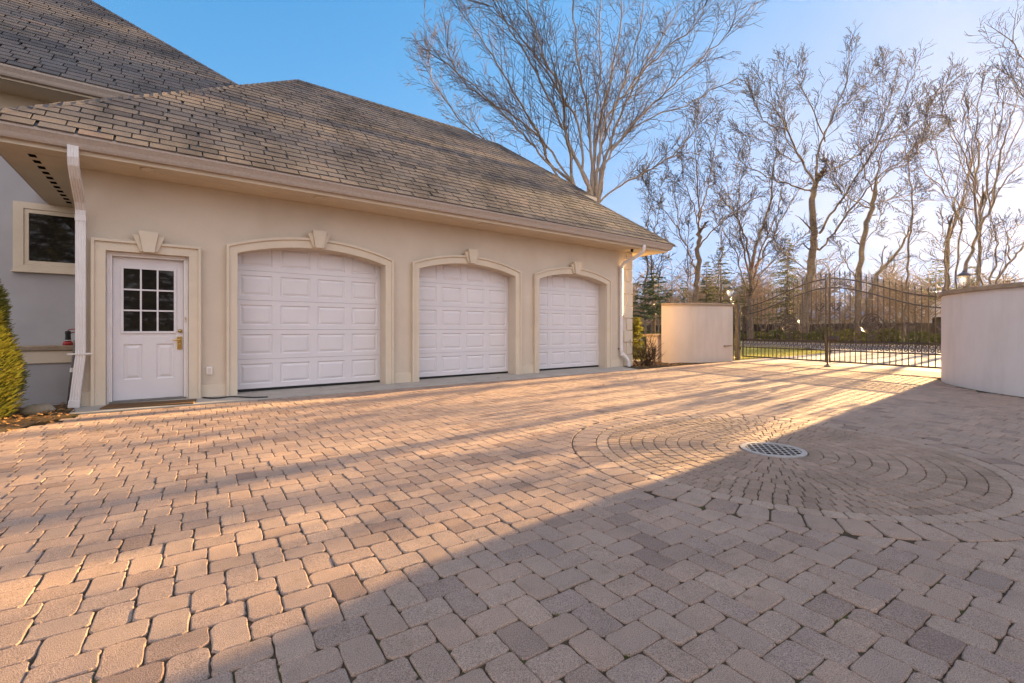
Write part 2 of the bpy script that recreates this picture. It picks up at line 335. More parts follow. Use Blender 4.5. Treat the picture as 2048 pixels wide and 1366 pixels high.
def field(a0, b0, w, l):
    cx, cy = fpt(a0+w/2, b0+l/2)
    if not (-3.6 < cx < 15.6 and -1.6 < cy < 8.02): return
    d = cx*FW[0]+cy*FW[1]; lat = cx*RT[0]+cy*RT[1]
    if d < .55 or abs(lat) > 1.3*d+.4: return
    if cx < -.95 and cy > 7.05+.95*(cx+1.4)+.0: return
    if cx > 10.3 and cy < 2.5 and ((cx-13.0)**2+(cy+.55)**2 < 2.75**2 or cx > 13): return
    near = d < 5.0
    g = .0018/U; r = (.022 if near else .017)/U; j = .0030/U
    x0, y0, x1, y1 = a0+g, b0+g, a0+w-g, b0+l-g
    pts = []
    for (qx, qy, s0) in ((x0,y0,180),(x1,y0,270),(x1,y1,0),(x0,y1,90)):
        rr = r*rp.uniform(.6, 1.35)
        kx = qx + (rr if qx == x0 else -rr); ky = qy + (rr if qy == y0 else -rr)
        st = (0, 22, 45, 68, 90) if near else (0, 45, 90)
        for t in st:
            c = R(s0+t); pts.append((kx+rr*math.cos(c)+rp.uniform(-j,j), ky+rr*math.sin(c)+rp.uniform(-j,j)))
        if near:                                    # wavy tumbled edges
            nx, ny = {180:(x1,y0),270:(x1,y1),0:(x0,y1),90:(x0,y0)}[s0]
            for f_ in (.35, .65):
                pts.append((qx+(nx-qx)*f_+rp.uniform(-j,j), qy+(ny-qy)*f_+rp.uniform(-j,j)))
    P = [fpt(*p) for p in pts]
    a_before = area(P)
    dc = math.hypot(cx-MC.x, cy-MC.y)
    if dc < MO + .13:
        if dc < MO - .09: return
        Q = []
        for x, y in P:
            ex, ey = x-MC.x, y-MC.y; l_ = math.hypot(ex, ey)
            if l_ < MO+.006: k = (MO+.006)/l_; x, y = MC.x+ex*k, MC.y+ey*k
            Q.append((x, y))
        if area(Q) < .18*a_before: return
        P = Q
    if cy > 7.8: 
        P = [(x, min(y, 7.895)) for x, y in P]
        if area(P) < .2*a_before: return
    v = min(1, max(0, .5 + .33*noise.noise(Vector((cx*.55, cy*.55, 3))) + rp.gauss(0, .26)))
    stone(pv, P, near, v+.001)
for k in range(-60, 70):
    for i in range(-130, 160):
        a, b = 2*i+5*k, 2*i-k
        if not (-95 < a < 270 and -60 < b < 150): continue
        field(a, b, 3, 2); field(a+3, b-1, 2, 3)
# the ring medallion: soldier course, grey border, then rings of small setts
def ring(mb, r0, r1, n, gap, ph, zoff, near=True, jit=.0, vfix=None):
    for i in range(n):
        a0 = ph+2*math.pi*i/n; a1 = ph+2*math.pi*(i+1)/n
        ga0, ga1 = gap/r0, gap/r1
        pts = []
        for rr, seq in ((r0+gap, (.12,.5,.88)), (r1-gap, (.88,.5,.12))):
            for t in seq:
                aa = a0+(a1-a0)*t; pts.append((rr, aa))
            if rr == r0+gap:
                pts.append((r0+gap+(r1-r0)*.18, a1-ga0)); pts.append((r0+(r1-r0)*.82, a1-ga1))
            else:
                pts.append((r0+(r1-r0)*.82, a0+ga1)); pts.append((r0+gap+(r1-r0)*.18, a0+ga0))
        P = [(MC.x+q*math.cos(w)+rp.uniform(-jit,jit), MC.y+q*math.sin(w)+rp.uniform(-jit,jit)) for q, w in pts]
        stone(mb, P, near, vfix+rp.uniform(-.06,.0) if vfix else min(.78 if mb is pg else 1, max(.001, .42+rp.gauss(0,.22))), zoff, .006)
ring(pv, MR, MO, 62, .004, .1, 0, True, .001)
dr = (MR-.27)/12
for k in range(12):
    r0 = .27+dr*k; r1 = r0+dr
    ring(pg, r0, r1, max(18, int(2*math.pi*(r0+dr/2)/(.122 if k == 11 else .082))), .0022, rp.random(), -.001, True, .0022, .93 if k == 11 else None)
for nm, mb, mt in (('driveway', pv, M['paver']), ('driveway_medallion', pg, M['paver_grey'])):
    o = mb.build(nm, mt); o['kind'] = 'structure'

# drain grate: ring and crossed slots
dg = MB()
for qa, qb in (((.262,-.012),(.262,.004)), ((.262,.004),(.222,.005)), ((.222,.005),(.222,-.012))):
    b0_ = len(dg.v)
    for r_q, z_q in (qa, qb):
        for k in range(44): dg.v.append((MC.x+r_q*math.cos(k*math.pi/22), MC.y+r_q*math.sin(k*math.pi/22), z_q)); dg.a.append(0)
    for k in range(44): dg.f.append((b0_+k, b0_+(k+1)%44, b0_+44+(k+1)%44, b0_+44+k))
an = R(128); cg, sg = math.cos(an), math.sin(an)
def gl(u, v): return (MC.x+u*cg-v*sg, MC.y+u*sg+v*cg)
def gbar(u0, u1, v0, v1, z0, z1):
    a, b_, c, d = gl(u0,v0), gl(u1,v0), gl(u1,v1), gl(u0,v1)
    dg.add([(*a,z0),(*b_,z0),(*c,z0),(*d,z0),(*a,z1),(*b_,z1),(*c,z1),(*d,z1)], [(4,5,6,7),(0,1,5,4),(1,2,6,5),(2,3,7,6),(3,0,4,7)])
for k in range(-3, 4):
    v = (k)*.066; hl = math.sqrt(max(0, .228**2-v*v)); gbar(-hl, hl, v-.0055, v+.0055, .0006, .0032)
for k in range(-4, 5):
    u = k*.050; hl = math.sqrt(max(0, .228**2-u*u)); gbar(u-.0055, u+.0055, -hl, hl, .0002, .0028)
g_ = thing('drain_grate', 'round pale metal drain grate with slots at the centre of the paved rings', 'drain', (MC.x, MC.y, 0))
dg.build('grate', M['iron_grate'], g_)
MB().lathe([(.255,-.0084),(.255,-.0076)], MC.x, MC.y, 32).build('pit', M['dark'], g_)

# moss and weeds in the joints, near the camera
wd = MB()
for i in range(700):
    a = 2*rp.randint(-60, 60)+5*rp.randint(-12, 12); b = rp.randint(-30, 60)
    kk = rp.randint(-30, 30); ii = rp.randint(-60, 60); x, y = fpt(2*ii+5*kk, 2*ii-kk)
    d = x*FW[0]+y*FW[1]
    if not (.8 < d < 4.5 and abs(x*RT[0]+y*RT[1]) < 1.3*d) or math.hypot(x-MC.x, y-MC.y) < MO: continue
    if noise.noise(Vector((x*.8, y*.8, 9))) < (.05 if x < .9 else -.15): continue
    for q in range(rp.randint(6, 22)):
        px, py = x+rp.gauss(0, .011), y+rp.gauss(0, .011); h = rp.uniform(.004, .012); w = rp.uniform(.002, .005); an_ = rp.uniform(0, 6.28)
        wd.add([(px-w*math.cos(an_), py-w*math.sin(an_), -.012), (px+w*math.cos(an_), py+w*math.sin(an_), -.012), (px+rp.gauss(0,.006), py+rp.gauss(0,.006), h-.004)], [(0,1,2)])
for i in range(900):
    kk = rp.randint(-30, 40); ii = rp.randint(-80, 120); x, y = fpt(2*ii+5*kk, 2*ii-kk)
    if not (5.2 < y < 7.85 and -1.4 < x < 11) or rp.random() > (y-4.6)/3: continue
    for q in range(rp.randint(5, 14)):
        px, py = x+rp.gauss(0, .022), y+rp.gauss(0, .016); h = rp.uniform(.006, .016); w = rp.uniform(.004, .009); an_ = rp.uniform(0, 6.28)
        wd.add([(px-w*math.cos(an_), py-w*math.sin(an_), -.012), (px+w*math.cos(an_), py+w*math.sin(an_), -.012), (px+rp.gauss(0,.008), py+rp.gauss(0,.008), h)], [(0,1,2)])
M['moss'] = leafmat('moss_green', (.10,.12,.02), (.16,.13,.04), .3)
tag(wd.build('moss', M['moss']), kind='stuff')

# concrete apron in front of the doors, planting bed
ap = MB().add([(-1.0,7.99,-.02),(10.0,7.80,-.02),(10.35,8.9,-.02),(-1.0,8.9,-.02),(-1.0,7.99,.012),(10.0,7.80,.012),(10.35,8.9,.028),(-1.0,8.9,.028)],
              [(4,5,6,7),(0,1,5,4),(1,2,6,5),(2,3,7,6),(3,0,4,7)])
o = ap.build('concrete_apron', M['concrete'], bevel=.006); o['kind'] = 'structure'
sheet('planting_bed', [(-9,4.2),(-3,5.6),(-1.4,7.0),(-.9,7.98),(-1.0,8.8),(-1.0,9.05),(-9,9.05)], .006, M['soil'])
sheet('side_bed', [(9.98,7.83),(10.9,7.75),(12.6,8.6),(12.9,9.3),(12,12),(10.9,12),(10.78,8.6),(10.3,8.6)], .004, M['soil'])
sheet('garden_path', [(11.0,12),(12.6,9.6),(13.2,9.9),(12.6,16),(11.0,16)], .003, M['concrete'])

# ------------------------------------------------------------------ the garage wing
GX0, GX1, GY0, GY1 = -.95, 10.73, 8.60, 15.70          # wall faces
EX0, EX1, EY0, EY1 = -1.80, 11.65, 7.80, 16.50         # eaves
SOF = 3.28; EZ = 3.49; PITCH = .843
garage = thing('garage', 'long cream stucco garage with hipped shingle roof, entry door and three arched white doors', 'garage', (5, 8.6, 0))
DOORS = [(.90, 3.36), (4.06, 6.50), (7.22, 9.64)]
SPR, APX = 2.30, 2.49
def arc(x0, x1, zs, za, n=24):
    c = (x1-x0)/2; s_ = za-zs; r = (c*c+s_*s_)/(2*s_); xm = (x0+x1)/2; zc = za-r; t0 = math.asin(c/r)
    return [(xm+r*math.sin(-t0+2*t0*i/n), zc+r*math.cos(-t0+2*t0*i/n)) for i in range(n+1)]
w = MB(); ED = (-.69, .26, 2.18)
xs = [GX0, ED[0], ED[1]] + [q for d in DOORS for q in d] + [GX1]
for a, b in ((GX0, ED[0]), (ED[1], .90), (3.36, 4.06), (6.50, 7.22), (9.64, GX1)):
    w.add([(a,GY0,0),(b,GY0,0),(b,GY0,SOF),(a,GY0,SOF)], [(0,1,2,3)])
w.add([(ED[0],GY0,ED[2]),(ED[1],GY0,ED[2]),(ED[1],GY0,SOF),(ED[0],GY0,SOF)], [(0,1,2,3)])
for x0, x1 in DOORS:
    A = arc(x0, x1, SPR, APX)
    for p, q in zip(A, A[1:]):
        w.add([(p[0],GY0,p[1]),(q[0],GY0,q[1]),(q[0],GY0,SOF),(p[0],GY0,SOF)], [(0,1,2,3)])
        w.add([(p[0],GY0,p[1]),(q[0],GY0,q[1]),(q[0],8.90,q[1]),(p[0],8.90,p[1])], [(0,3,2,1)])
    w.add([(x0,GY0,0),(x0,8.90,0),(x0,8.90,SPR),(x0,GY0,SPR)], [(0,3,2,1)]); w.add([(x1,GY0,0),(x1,8.90,0),(x1,8.90,SPR),(x1,GY0,SPR)], [(0,1,2,3)])
for x in ED[:2]: w.add([(x,GY0,0),(x,8.80,0),(x,8.80,ED[2]),(x,GY0,ED[2])], [(0,1,2,3)])
w.add([(ED[0],GY0,ED[2]),(ED[1],GY0,ED[2]),(ED[1],8.80,ED[2]),(ED[0],8.80,ED[2])], [(0,1,2,3)])
w.add([(GX0,GY0,0),(GX0,GY1,0),(GX0,GY1,SOF),(GX0,GY0,SOF)], [(0,1,2,3)]); w.add([(GX1,GY0,0),(GX1,GY1,0),(GX1,GY1,SOF),(GX1,GY0,SOF)], [(0,1,2,3)])
w.add([(GX0,GY1,0),(GX1,GY1,0),(GX1,GY1,SOF),(GX0,GY1,SOF)], [(0,1,2,3)])
w.build('wall', M['stucco'], garage)
for a, b in ((-.95,-.835),(.405,.755),(3.505,3.915),(6.645,7.075),(9.785,10.37)): MB().box(a, 8.572, 0, b, 8.599, .21).build('plinth', M['trim'], garage, bevel=.004)

def casing(x0, x1, arched, top, z_out, z_out_apex):
    W = .145; y0 = 8.535
    if arched:
        I = [(x0,0),(x0,SPR)] + arc(x0,x1,SPR,APX)[1:-1] + [(x1,SPR),(x1,0)]
        O = [(x0-W,0),(x0-W,z_out)] + arc(x0-W,x1+W,z_out,z_out_apex)[1:-1] + [(x1+W,z_out),(x1+W,0)]
    else:
        I = [(x0,0),(x0,top),(x1,top),(x1,0)]; O = [(x0-W,0),(x0-W,z_out),(x1+W,z_out),(x1+W,0)]
    c = MB().band(I, O, y0, 8.598).build('door_casing', M['trim'], garage, bevel=.004)
    L_ = [(o[0]+(i[0]-o[0])*.2, o[1]+(i[1]-o[1])*.2 if o[1] > 0 else 0) for i, o in zip(I, O)]
    O2 = [(o[0]+(o[0]-i[0])*.06, o[1]+(o[1]-i[1])*.06 if o[1] > 0 else 0) for i, o in zip(I, O)]
    MB().band(L_, O2, y0-.028, y0+.03).build('casing_moulding', M['trim'], c, bevel=.006)
    xm = (x0+x1)/2; zb = (APX if arched else top) + .006; zt = zb + .30
    k = MB().xz([(xm-.065,zb),(xm+.065,zb),(xm+.115,zt),(xm-.115,zt)], y0-.095, y0+.02)
    k.xz([(xm-.10,zb+.012),(xm-.066,zb+.012),(xm-.108,zt-.055),(xm-.185,zt-.055)], y0-.05, y0+.02)
    k.xz([(xm+.066,zb+.012),(xm+.10,zb+.012),(xm+.185,zt-.055),(xm+.108,zt-.055)], y0-.05, y0+.02)
    k.build('keystone', M['trim'], c, bevel=.004)
    return c
for d in DOORS: casing(d[0], d[1], True, None, 2.41, 2.655)
casing(ED[0], ED[1], False, ED[2], 2.33, 2.33)

def raised(mb, x0, x1, z0, z1, y, depth=.016, g1=.018, g2=.05):
    R_ = [(x0,x1,z0,z1,y), (x0+g1,x1-g1,z0+g1,z1-g1,y+depth), (x0+g1+.008,x1-g1-.008,z0+g1+.008,z1-g1-.008,y+depth), (x0+g2+.01,x1-g2-.01,z0+g2+.01,z1-g2-.01,y+.002)]
    vs = []
    for a, b, c, d, yy in R_: vs += [(a,yy,c),(b,yy,c),(b,yy,d),(a,yy,d)]
    fs = []
    for k in range(3):
        for i in range(4): fs.append((k*4+i, k*4+(i+1)%4, k*4+4+(i+1)%4, k*4+4+i))
    fs.append((12,13,14,15)); mb.add(vs, fs)
def panelled(mb, x0, x1, z0, z1, panels, y, back):
    """a flat leaf with raised panels; panels = list of (xa,xb,za,zb) that share rows/columns"""
    X = sorted({x0, x1, *[p[0] for p in panels], *[p[1] for p in panels]}); Z = sorted({z0, z1, *[p[2] for p in panels], *[p[3] for p in panels]})
    for a, b in zip(X, X[1:]):
        for c, d in zip(Z, Z[1:]):
            if any(p[0] <= a+1e-6 and p[1] >= b-1e-6 and p[2] <= c+1e-6 and p[3] >= d-1e-6 for p in panels): continue
            mb.add([(a,y,c),(b,y,c),(b,y,d),(a,y,d)], [(0,1,2,3)])
    for p in panels: raised(mb, *p, y)
    mb.add([(x0,y,z0),(x1,y,z0),(x1,y,z1),(x0,y,z1),(x0,back,z0),(x1,back,z0),(x1,back,z1),(x0,back,z1)], [(4,5,1,0),(3,2,6,7),(0,3,7,4),(1,5,6,2)])
for x0, x1 in DOORS:
    gd = MB().box(x0-.03, 8.885, .045, x1+.03, 8.93, 2.56).build('garage_door', M['dark'], garage)
    for s_ in range(5):
        z0 = .075 + .498*s_; z1 = z0+.494; wdt = (x1-x0)/4
        mb = MB(); mg = wdt*.10
        panelled(mb, x0-.02, x1+.02, z0, z1, [(x0+wdt*c+mg, x0+wdt*(c+1)-mg, z0+.075, z1-.075) for c in range(4)], 8.846, 8.884)
        mb.build('door_section', M['door_white'], gd)
    MB().box(x0-.02, 8.852, .034, x1+.02, 8.88, .074).build('bottom_seal', M['black'], gd)
# entry door
fr = MB(); fr.box(-.688, 8.63, .02, -.628, 8.76, 2.178); fr.box(.198, 8.63, .02, .258, 8.76, 2.178); fr.box(-.6275, 8.63, 2.122, .1975, 8.76, 2.178)
fr.box(-.688, 8.618, .02, -.665, 8.629, 2.178); fr.box(.235, 8.618, .02, .258, 8.629, 2.178); fr.box(-.6645, 8.618, 2.155, .2345, 8.629, 2.178)
door = MB()
panelled(door, -.625, .195, .05, 2.118, [(-.515,-.295,.34,.86),(-.135,.085,.34,.86),(-.535,.105,1.02,1.985)], 8.70, 8.745)
door.f = door.f                                       # the lite replaces the upper raised panel below
ed = door.build('entry_door', M['door_white'], garage)
fr.build('door_frame', M['white_metal'], ed, bevel=.003)
lt = MB()
for a, b, c, d in ((-.540,-.508,1.015,1.99),(.078,.110,1.015,1.99),(-.5075,.0775,1.015,1.047),(-.5075,.0775,1.958,1.99)): lt.box(a, 8.682, c, b, 8.70, d)
for k in (1, 2):
    x = -.5075+.585*k/3; lt.box(x-.011, 8.686, 1.0475, x+.011, 8.699, 1.9575)
    z = 1.047+.911*k/3; lt.box(-.507, 8.688, z-.011, .077, 8.6985, z+.011)
lt.build('window_grille', M['door_white'], ed, bevel=.002)
MB().box(-.5075, 8.6925, 1.0475, .0775, 8.6965, 1.9575).build('window_pane', M['glass'], ed)
MB().box(-.66, 8.60, .013, .23, 8.76, .047).build('threshold', M['grey_pole'], ed, bevel=.004)
h = MB()
h.tube([(.155,8.699,1.05),(.155,8.672,1.05)], .027, 16); h.tube([(.155,8.674,1.05),(.155,8.660,1.05)], .014, 10)
h.build('deadbolt', M['brass'], ed, True)
h = MB(); h.box(.118, 8.682, .77, .178, 8.699, .965); h.tube([(.148,8.684,.915),(.148,8.64,.915)], .012, 10)
h.tube([(.148,8.642,.915),(.10,8.632,.915),(.062,8.636,.914)], [.012,.011,.009], 8); h.tube([(.148,8.683,.83),(.148,8.668,.83)], .026, 14)
h.build('door_handle', M['brass'], ed, bevel=.003)
b = MB().box(.208, 8.615, 1.19, .236, 8.629, 1.27).build('doorbell', M['metal_cream'], garage, bevel=.004)
MB().tube([(.222,8.617,1.235),(.222,8.611,1.235)], .008, 10).build('bell_button', M['brass'], b)
b = MB().box(.485, 8.57, .37, .565, 8.60, .49).build('outlet_cover', M['white_plastic'], garage, bevel=.006)
MB().box(.50, 8.566, .385, .548, 8.571, .475).build('outlet_lid', M['metal_cream'], b, bevel=.004)

# eaves: soffit, fascia, gutter
s_ = MB()
def ringpts(o, z): return [(EX0+o,EY0+o,z),(EX1-o,EY0+o,z),(EX1-o,EY1-o,z),(EX0+o,EY1-o,z)]
def loop(mb, prof):
    b = len(mb.v)
    for o, z in prof:
        mb.v.extend(ringpts(o, z)); mb.a.extend([0]*4)
    for i in range(len(prof)-1):
        for k in range(4): mb.f.append((b+i*4+k, b+i*4+(k+1)%4, b+i*4+4+(k+1)%4, b+i*4+4+k))
loop(s_, [(.13,3.30),(.13,3.285),(.40,3.283),(.403,3.289),(.412,3.289),(.415,3.283),(.93,3.28)])
sof = s_.build('soffit', M['soffit'], garage)
f_ = MB(); loop(f_, [(.125,3.47),(.125,3.282),(.145,3.282)]); f_.build('fascia', M['trim'], garage)
for x in (-.20, 2.05, 5.30):
    MB().lathe([(.105,-.001),(.105,-.012),(.085,-.014),(.075,-.005)], x, 8.10, 24, 0, 3.283).build('soffit_light', M['trim'], sof, True)
vsl = []
for k in range(11): vsl.append(MB().box(-1.405, 8.25+.27*k, 3.275, -1.335, 8.25+.27*k+.13, 3.2795))
vs_ = MB().box(-1.42, 8.18, 3.2785, -1.32, 11.3, 3.2815).build('soffit_vent', M['soffit'], sof)
for v in vsl: v.build('vent_slot', M['dark'], vs_)
gt = MB(); loop(gt, [(.124,3.335),(.062,3.335),(.048,3.36),(.035,3.40),(.010,3.445),(.0,3.46),(.0,3.495),(.010,3.495),(.012,3.468),(.124,3.44)])
gt.build('gutter', M['gutter'], garage)
for x, y in ((8.35, 7.925), (9.5, 7.928)): pass

# ---- roofs: a deck plus courses of single shingles
def shingles(mb, O, Ud, Vd, n_rows, u_of, e=.178, seed=1, wid=.31, slotp=.15):
    rr = random.Random(seed); Ud, Vd = Vector(Ud), Vector(Vd); Nd = Ud.cross(Vd).normalized(); O = Vector(O)
    if Nd.z < 0: Nd = -Nd
    for j in range(n_rows):
        v0, v1 = j*e, (j+1)*e+.012
        a0, b0 = u_of(v0); a1, b1 = u_of(v1)
        u = math.floor(min(a0, a1)/wid)*wid - wid*(1+.5*(j % 2)) + rr.uniform(-.03,.03)
        end = max(b0, b1)
        while u < end:
            wv = wid*rr.uniform(.86, 1.08); slot = rr.uniform(.026, .040) if rr.random() < slotp else .016
            ua, ub = u, u+wv; u = ub+slot
            la, lb = max(ua, a0), min(ub, b0); ha, hb = max(ua, a1), min(ub, b1)
            if lb <= la and hb <= ha: continue
            if lb < la: la = lb = (la+lb)/2
            if hb < ha: ha = hb = (ha+hb)/2
            th = rr.uniform(.015, .021); tp = .006
            P = []
            for uu, vv, nn in ((la,v0,th),(lb,v0,th),(hb,v1,tp),(ha,v1,tp),(la,v0,.001),(lb,v0,.001),(hb,v1,.001),(ha,v1,.001)):
                q = O + Ud*uu + Vd*vv + Nd*nn; P.append((q.x, q.y, q.z))
            c = O + Ud*(ua) + Vd*v0
            nv = noise.noise(Vector((c.x*.45+seed, c.y*.9, c.z*.9)))
            mb.add(P, [(0,1,2,3),(4,5,1,0),(5,6,2,1),(7,4,0,3)], min(1, max(.002, .52+.42*nv+rr.gauss(0,.19))))
def caps(mb, p0, p1, nL, nR, step=.19, seed=5):
    """overlapping bent cap shingles along a hip or ridge; nL, nR = unit directions down either side"""
    rr = random.Random(seed); p0, p1 = Vector(p0), Vector(p1); L_ = (p1-p0).length; d = (p1-p0)/L_; n = int(L_/step)
    nL, nR = Vector(nL), Vector(nR)
    for i in range(n+1):
        a = p0+d*(i*step); b = p0+d*min(L_, i*step+step*1.15); up0 = Vector((0,0,.034)); up1 = Vector((0,0,.022))
        vs = [a+up0+nL*.15, a+up0, a+up0+nR*.15, b+up1+nL*.14, b+up1, b+up1+nR*.14]
        vs += [q-Vector((0,0,.016)) for q in vs[:3]]
        mb.add([tuple(q) for q in vs], [(0,1,4,3),(1,2,5,4),(6,7,1,0),(7,8,2,1)], min(1, max(.002, .55+rr.gauss(0,.16))))
hs_ = (EY1-EY0)/2                                      # half span
RZ = EZ + PITCH*hs_; sl_ = math.hypot(hs_, PITCH*hs_); RA = (EX0+hs_, EY0+hs_, RZ); RB = (EX1-hs_, EY0+hs_, RZ)
o_ = .03; c0 = [(EX0+o_,EY0+o_,EZ),(EX1-o_,EY0+o_,EZ),(EX1-o_,EY1-o_,EZ),(EX0+o_,EY1-o_,EZ)]
roof = MB().add(c0+[RA, RB], [(0,1,5,4),(1,2,5),(2,3,4,5),(3,0,4)]).build('roof', M['deck'], garage)
V_f = (0, hs_/sl_, PITCH*hs_/sl_); cs = hs_/sl_
sh = MB()
shingles(sh, (0,EY0-.01,EZ), (1,0,0), V_f, int(sl_/.178)+1, lambda v: (EX0+.0+min(v,sl_)*cs, EX1-.0-min(v,sl_)*cs), seed=1)
shingles(sh, (EX0-.01,0,EZ), (0,1,0), (hs_/sl_,0,PITCH*hs_/sl_), int(sl_/.178)+1, lambda v: (EY0+min(v,sl_)*cs, EY1-min(v,sl_)*cs), seed=2)
shingles(sh, (EX1+.01,0,EZ), (0,1,0), (-hs_/sl_,0,PITCH*hs_/sl_), int(sl_/.178)+1, lambda v: (EY0+min(v,sl_)*cs, EY1-min(v,sl_)*cs), seed=3)
sh.build('shingles', M['shingle'], roof)
cp = MB(); k_ = 1/math.hypot(1, PITCH)
dF, dL, dR, dB = (0,-k_,-PITCH*k_), (-k_,0,-PITCH*k_), (k_,0,-PITCH*k_), (0,k_,-PITCH*k_)
caps(cp, (EX0,EY0,EZ), RA, dL, dF); caps(cp, (EX1,EY0,EZ), RB, dR, dF); caps(cp, RA, RB, dB, dF)
cp.build('ridge_caps', M['shingle'], roof)

# downspouts
ds = MB(); X0 = -.94
def rect_tube(mb, P, w, d, ridges=True):
    prof = []
    nr = 4
    for i in range(nr*2+1): prof.append((-w/2+w*i/(nr*2), -d/2 + (.006 if i % 2 and ridges else 0)))
    prof += [(w/2, d/2), (-w/2, d/2)]
    n = len(prof); b = len(mb.v)
    for i, p in enumerate(P):
        p = Vector(p); t = (Vector(P[min(i+1,len(P)-1)])-Vector(P[max(0,i-1)])).normalized()
        sx = Vector((1,0,0)); sx = (sx-t*sx.dot(t)).normalized(); sy = t.cross(sx)
        if sy.y < 0: sy = -sy
        for a, c in prof:
            q = p+sx*a+sy*c; mb.v.append(tuple(q)); mb.a.append(0)
    for i in range(len(P)-1):
        for k in range(n): mb.f.append((b+i*n+k, b+i*n+(k+1)%n, b+(i+1)*n+(k+1)%n, b+(i+1)*n+k))
    mb.f.append(tuple(b+k for k in range(n))); e = b+(len(P)-1)*n; mb.f.append(tuple(e+k for k in range(n)))
rect_tube(ds, [(X0,7.87,3.36),(X0,7.87,3.22),(X0,7.90,3.14),(X0,8.02,3.02),(X0,8.40,2.80),(X0,8.49,2.70),(X0,8.50,2.58),(X0,8.50,.72),(X0-.008,8.497,.64),(X0-.06,8.47,.07),(X0-.062,8.465,.02)], .104, .08)
dso = ds.build('downspout', M['white_metal'], garage)
ds = MB(); rect_tube(ds, [(X0,8.50,2.62),(X0,8.50,2.54)], .111, .087, False); ds.build('joint_collar', M['white_metal'], dso); ds = MB(); rect_tube(ds, [(X0-.056,8.466,.12),(X0-.0645,8.465,.03)], .115, .09, False); ds.build('joint_collar', M['white_metal'], dso)
MB().box(X0-.13, 8.444, .735, X0+.12, 8.452, .755).build('strap', M['white_metal'], dso)
def smooth_path(P, n=4):
    P = [Vector(p) for p in P]; out = []
    for i in range(len(P)-1):
        p0, p1, p2, p3 = P[max(i-1,0)], P[i], P[i+1], P[min(i+2,len(P)-1)]
        for k in range(n):
            t = k/n; out.append(.5*((2*p1)+(p2-p0)*t+(2*p0-5*p1+4*p2-p3)*t*t+(3*p1-p0-3*p2+p3)*t**3))
    out.append(P[-1]); return out
ds = MB(); ds.tube(smooth_path([(10.36,7.87,3.36),(10.36,7.87,3.26),(10.35,7.93,3.16),(10.30,8.15,3.04),(10.24,8.42,2.93),(10.22,8.52,2.80),(10.22,8.53,2.6),(10.22,8.53,.50),(10.24,8.51,.40),(10.36,8.44,.24),(10.41,8.42,.14),(10.415,8.42,.02)]), .047, 12)
dso = ds.build('downspout', M['white_metal'], garage, True); dso['label'] = 'round downspout at the far corner'
MB().tube([(10.22,8.53,2.74),(10.22,8.53,2.68)], .052, 12).build('joint_collar', M['white_metal'], dso); ds = MB(); ds.tube([(10.414,8.42,.13),(10.415,8.42,.03)], .054, 12); ds.build('joint_collar', M['white_metal'], dso)
MB().box(10.15, 8.56, .515, 10.29, 8.585, .545).build('strap', M['black_metal'], dso)
q = MB(); z = .02; k = 0
while z < 3.2:
    hgt = .345
    if k % 2 == 0: q.box(10.40, 8.565, z, 10.765, 8.99, min(z+hgt-.02, 3.27))
    else: q.box(10.52, 8.567, z, 10.762, 8.85, min(z+hgt-.02, 3.27))
    z += hgt; k += 1
q.build('corner_quoins', M['trim'], garage, bevel=.008)
MB().lathe([(.03,-.001),(.03,-.03),(.045,-.035),(.03,-.075),(.0,-.08)], 10.25, 8.18, 12, 0, 3.283).build('security_camera', M['black'], sof, True)

# ------------------------------------------------------------------ the main house behind
HY0 = 11.50; HE = 10.70; HZ = 5.30
house = thing('house', 'taller pale stucco house with steep shingle roof rising behind the garage', 'house', (-2, 11.5, 0))
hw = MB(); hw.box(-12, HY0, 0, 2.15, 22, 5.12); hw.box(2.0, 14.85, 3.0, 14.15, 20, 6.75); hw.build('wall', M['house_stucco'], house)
hf = MB(); hf.box(-12, HY0-.03, 4.78, 2.18, HY0-.001, 5.10); hf.box(-12, HY0-.05, 4.70, 2.20, HY0-.001, 4.78); hf.build('frieze', M['trim'], house)
hsf = MB(); hsf.box(-12, HE+.12, 5.10, 2.98, HY0, 5.13); hsf.box(2.15, HY0, 5.101, 2.98, 21, 5.131)
hsf.box(3.0, 14.15, 6.75, 15.0, 20, 6.78); hsf.build('soffit', M['soffit'], house)
hg = MB()
prof = [(.124,5.14),(.062,5.14),(.048,5.165),(.035,5.205),(.010,5.25),(.0,5.265),(.0,5.30),(.012,5.30),(.014,5.275),(.124,5.25)]
b = len(hg.v)
for oo, z in prof:
    hg.v.extend([(-12, HE+oo, z), (3.05-oo, HE+oo, z), (3.05-oo, 21, z)]); hg.a.extend([0]*3)
for i in range(len(prof)-1):
    for k in range(2): hg.f.append((b+i*3+k, b+i*3+k+1, b+i*3+4+k, b+i*3+3+k))
hg.box(-12, HE+.1245, 5.10, 2.92, HE+.14, 5.29)
hg.build('gutter', M['gutter'], house)
HR = 5.8
hr = MB().add([(-12,HE+.03,HZ),(3.02,HE+.03,HZ),(3.02,HE+2*HR,HZ),(-12,HE+2*HR,HZ),(-12,HE+HR,HZ+PITCH*HR),(3.05-HR,HE+HR,HZ+PITCH*HR)], [(0,1,5,4),(1,2,5),(2,3,4,5)])
hr.add([(3,14.0,6.86),(15.1,14.0,6.86),(15.1,20.2,6.86),(3,20.2,6.86),(6.1,17.1,6.86+PITCH*3.1),(12.0,17.1,6.86+PITCH*3.1)], [(0,1,5,4),(1,2,5),(2,3,4,5),(3,0,4)])
hro = hr.build('roof', M['deck'], house)
sh = MB()
shingles(sh, (0,HE-.01,HZ), (1,0,0), V_f, int(HR/cs/.178)+1, lambda v: (-7.5, 3.05-v*cs), seed=8)
shingles(sh, (0,13.99,6.86), (1,0,0), V_f, int(3.1/cs/.178)+1, lambda v: (6.5, 15.1-v*cs), seed=9)
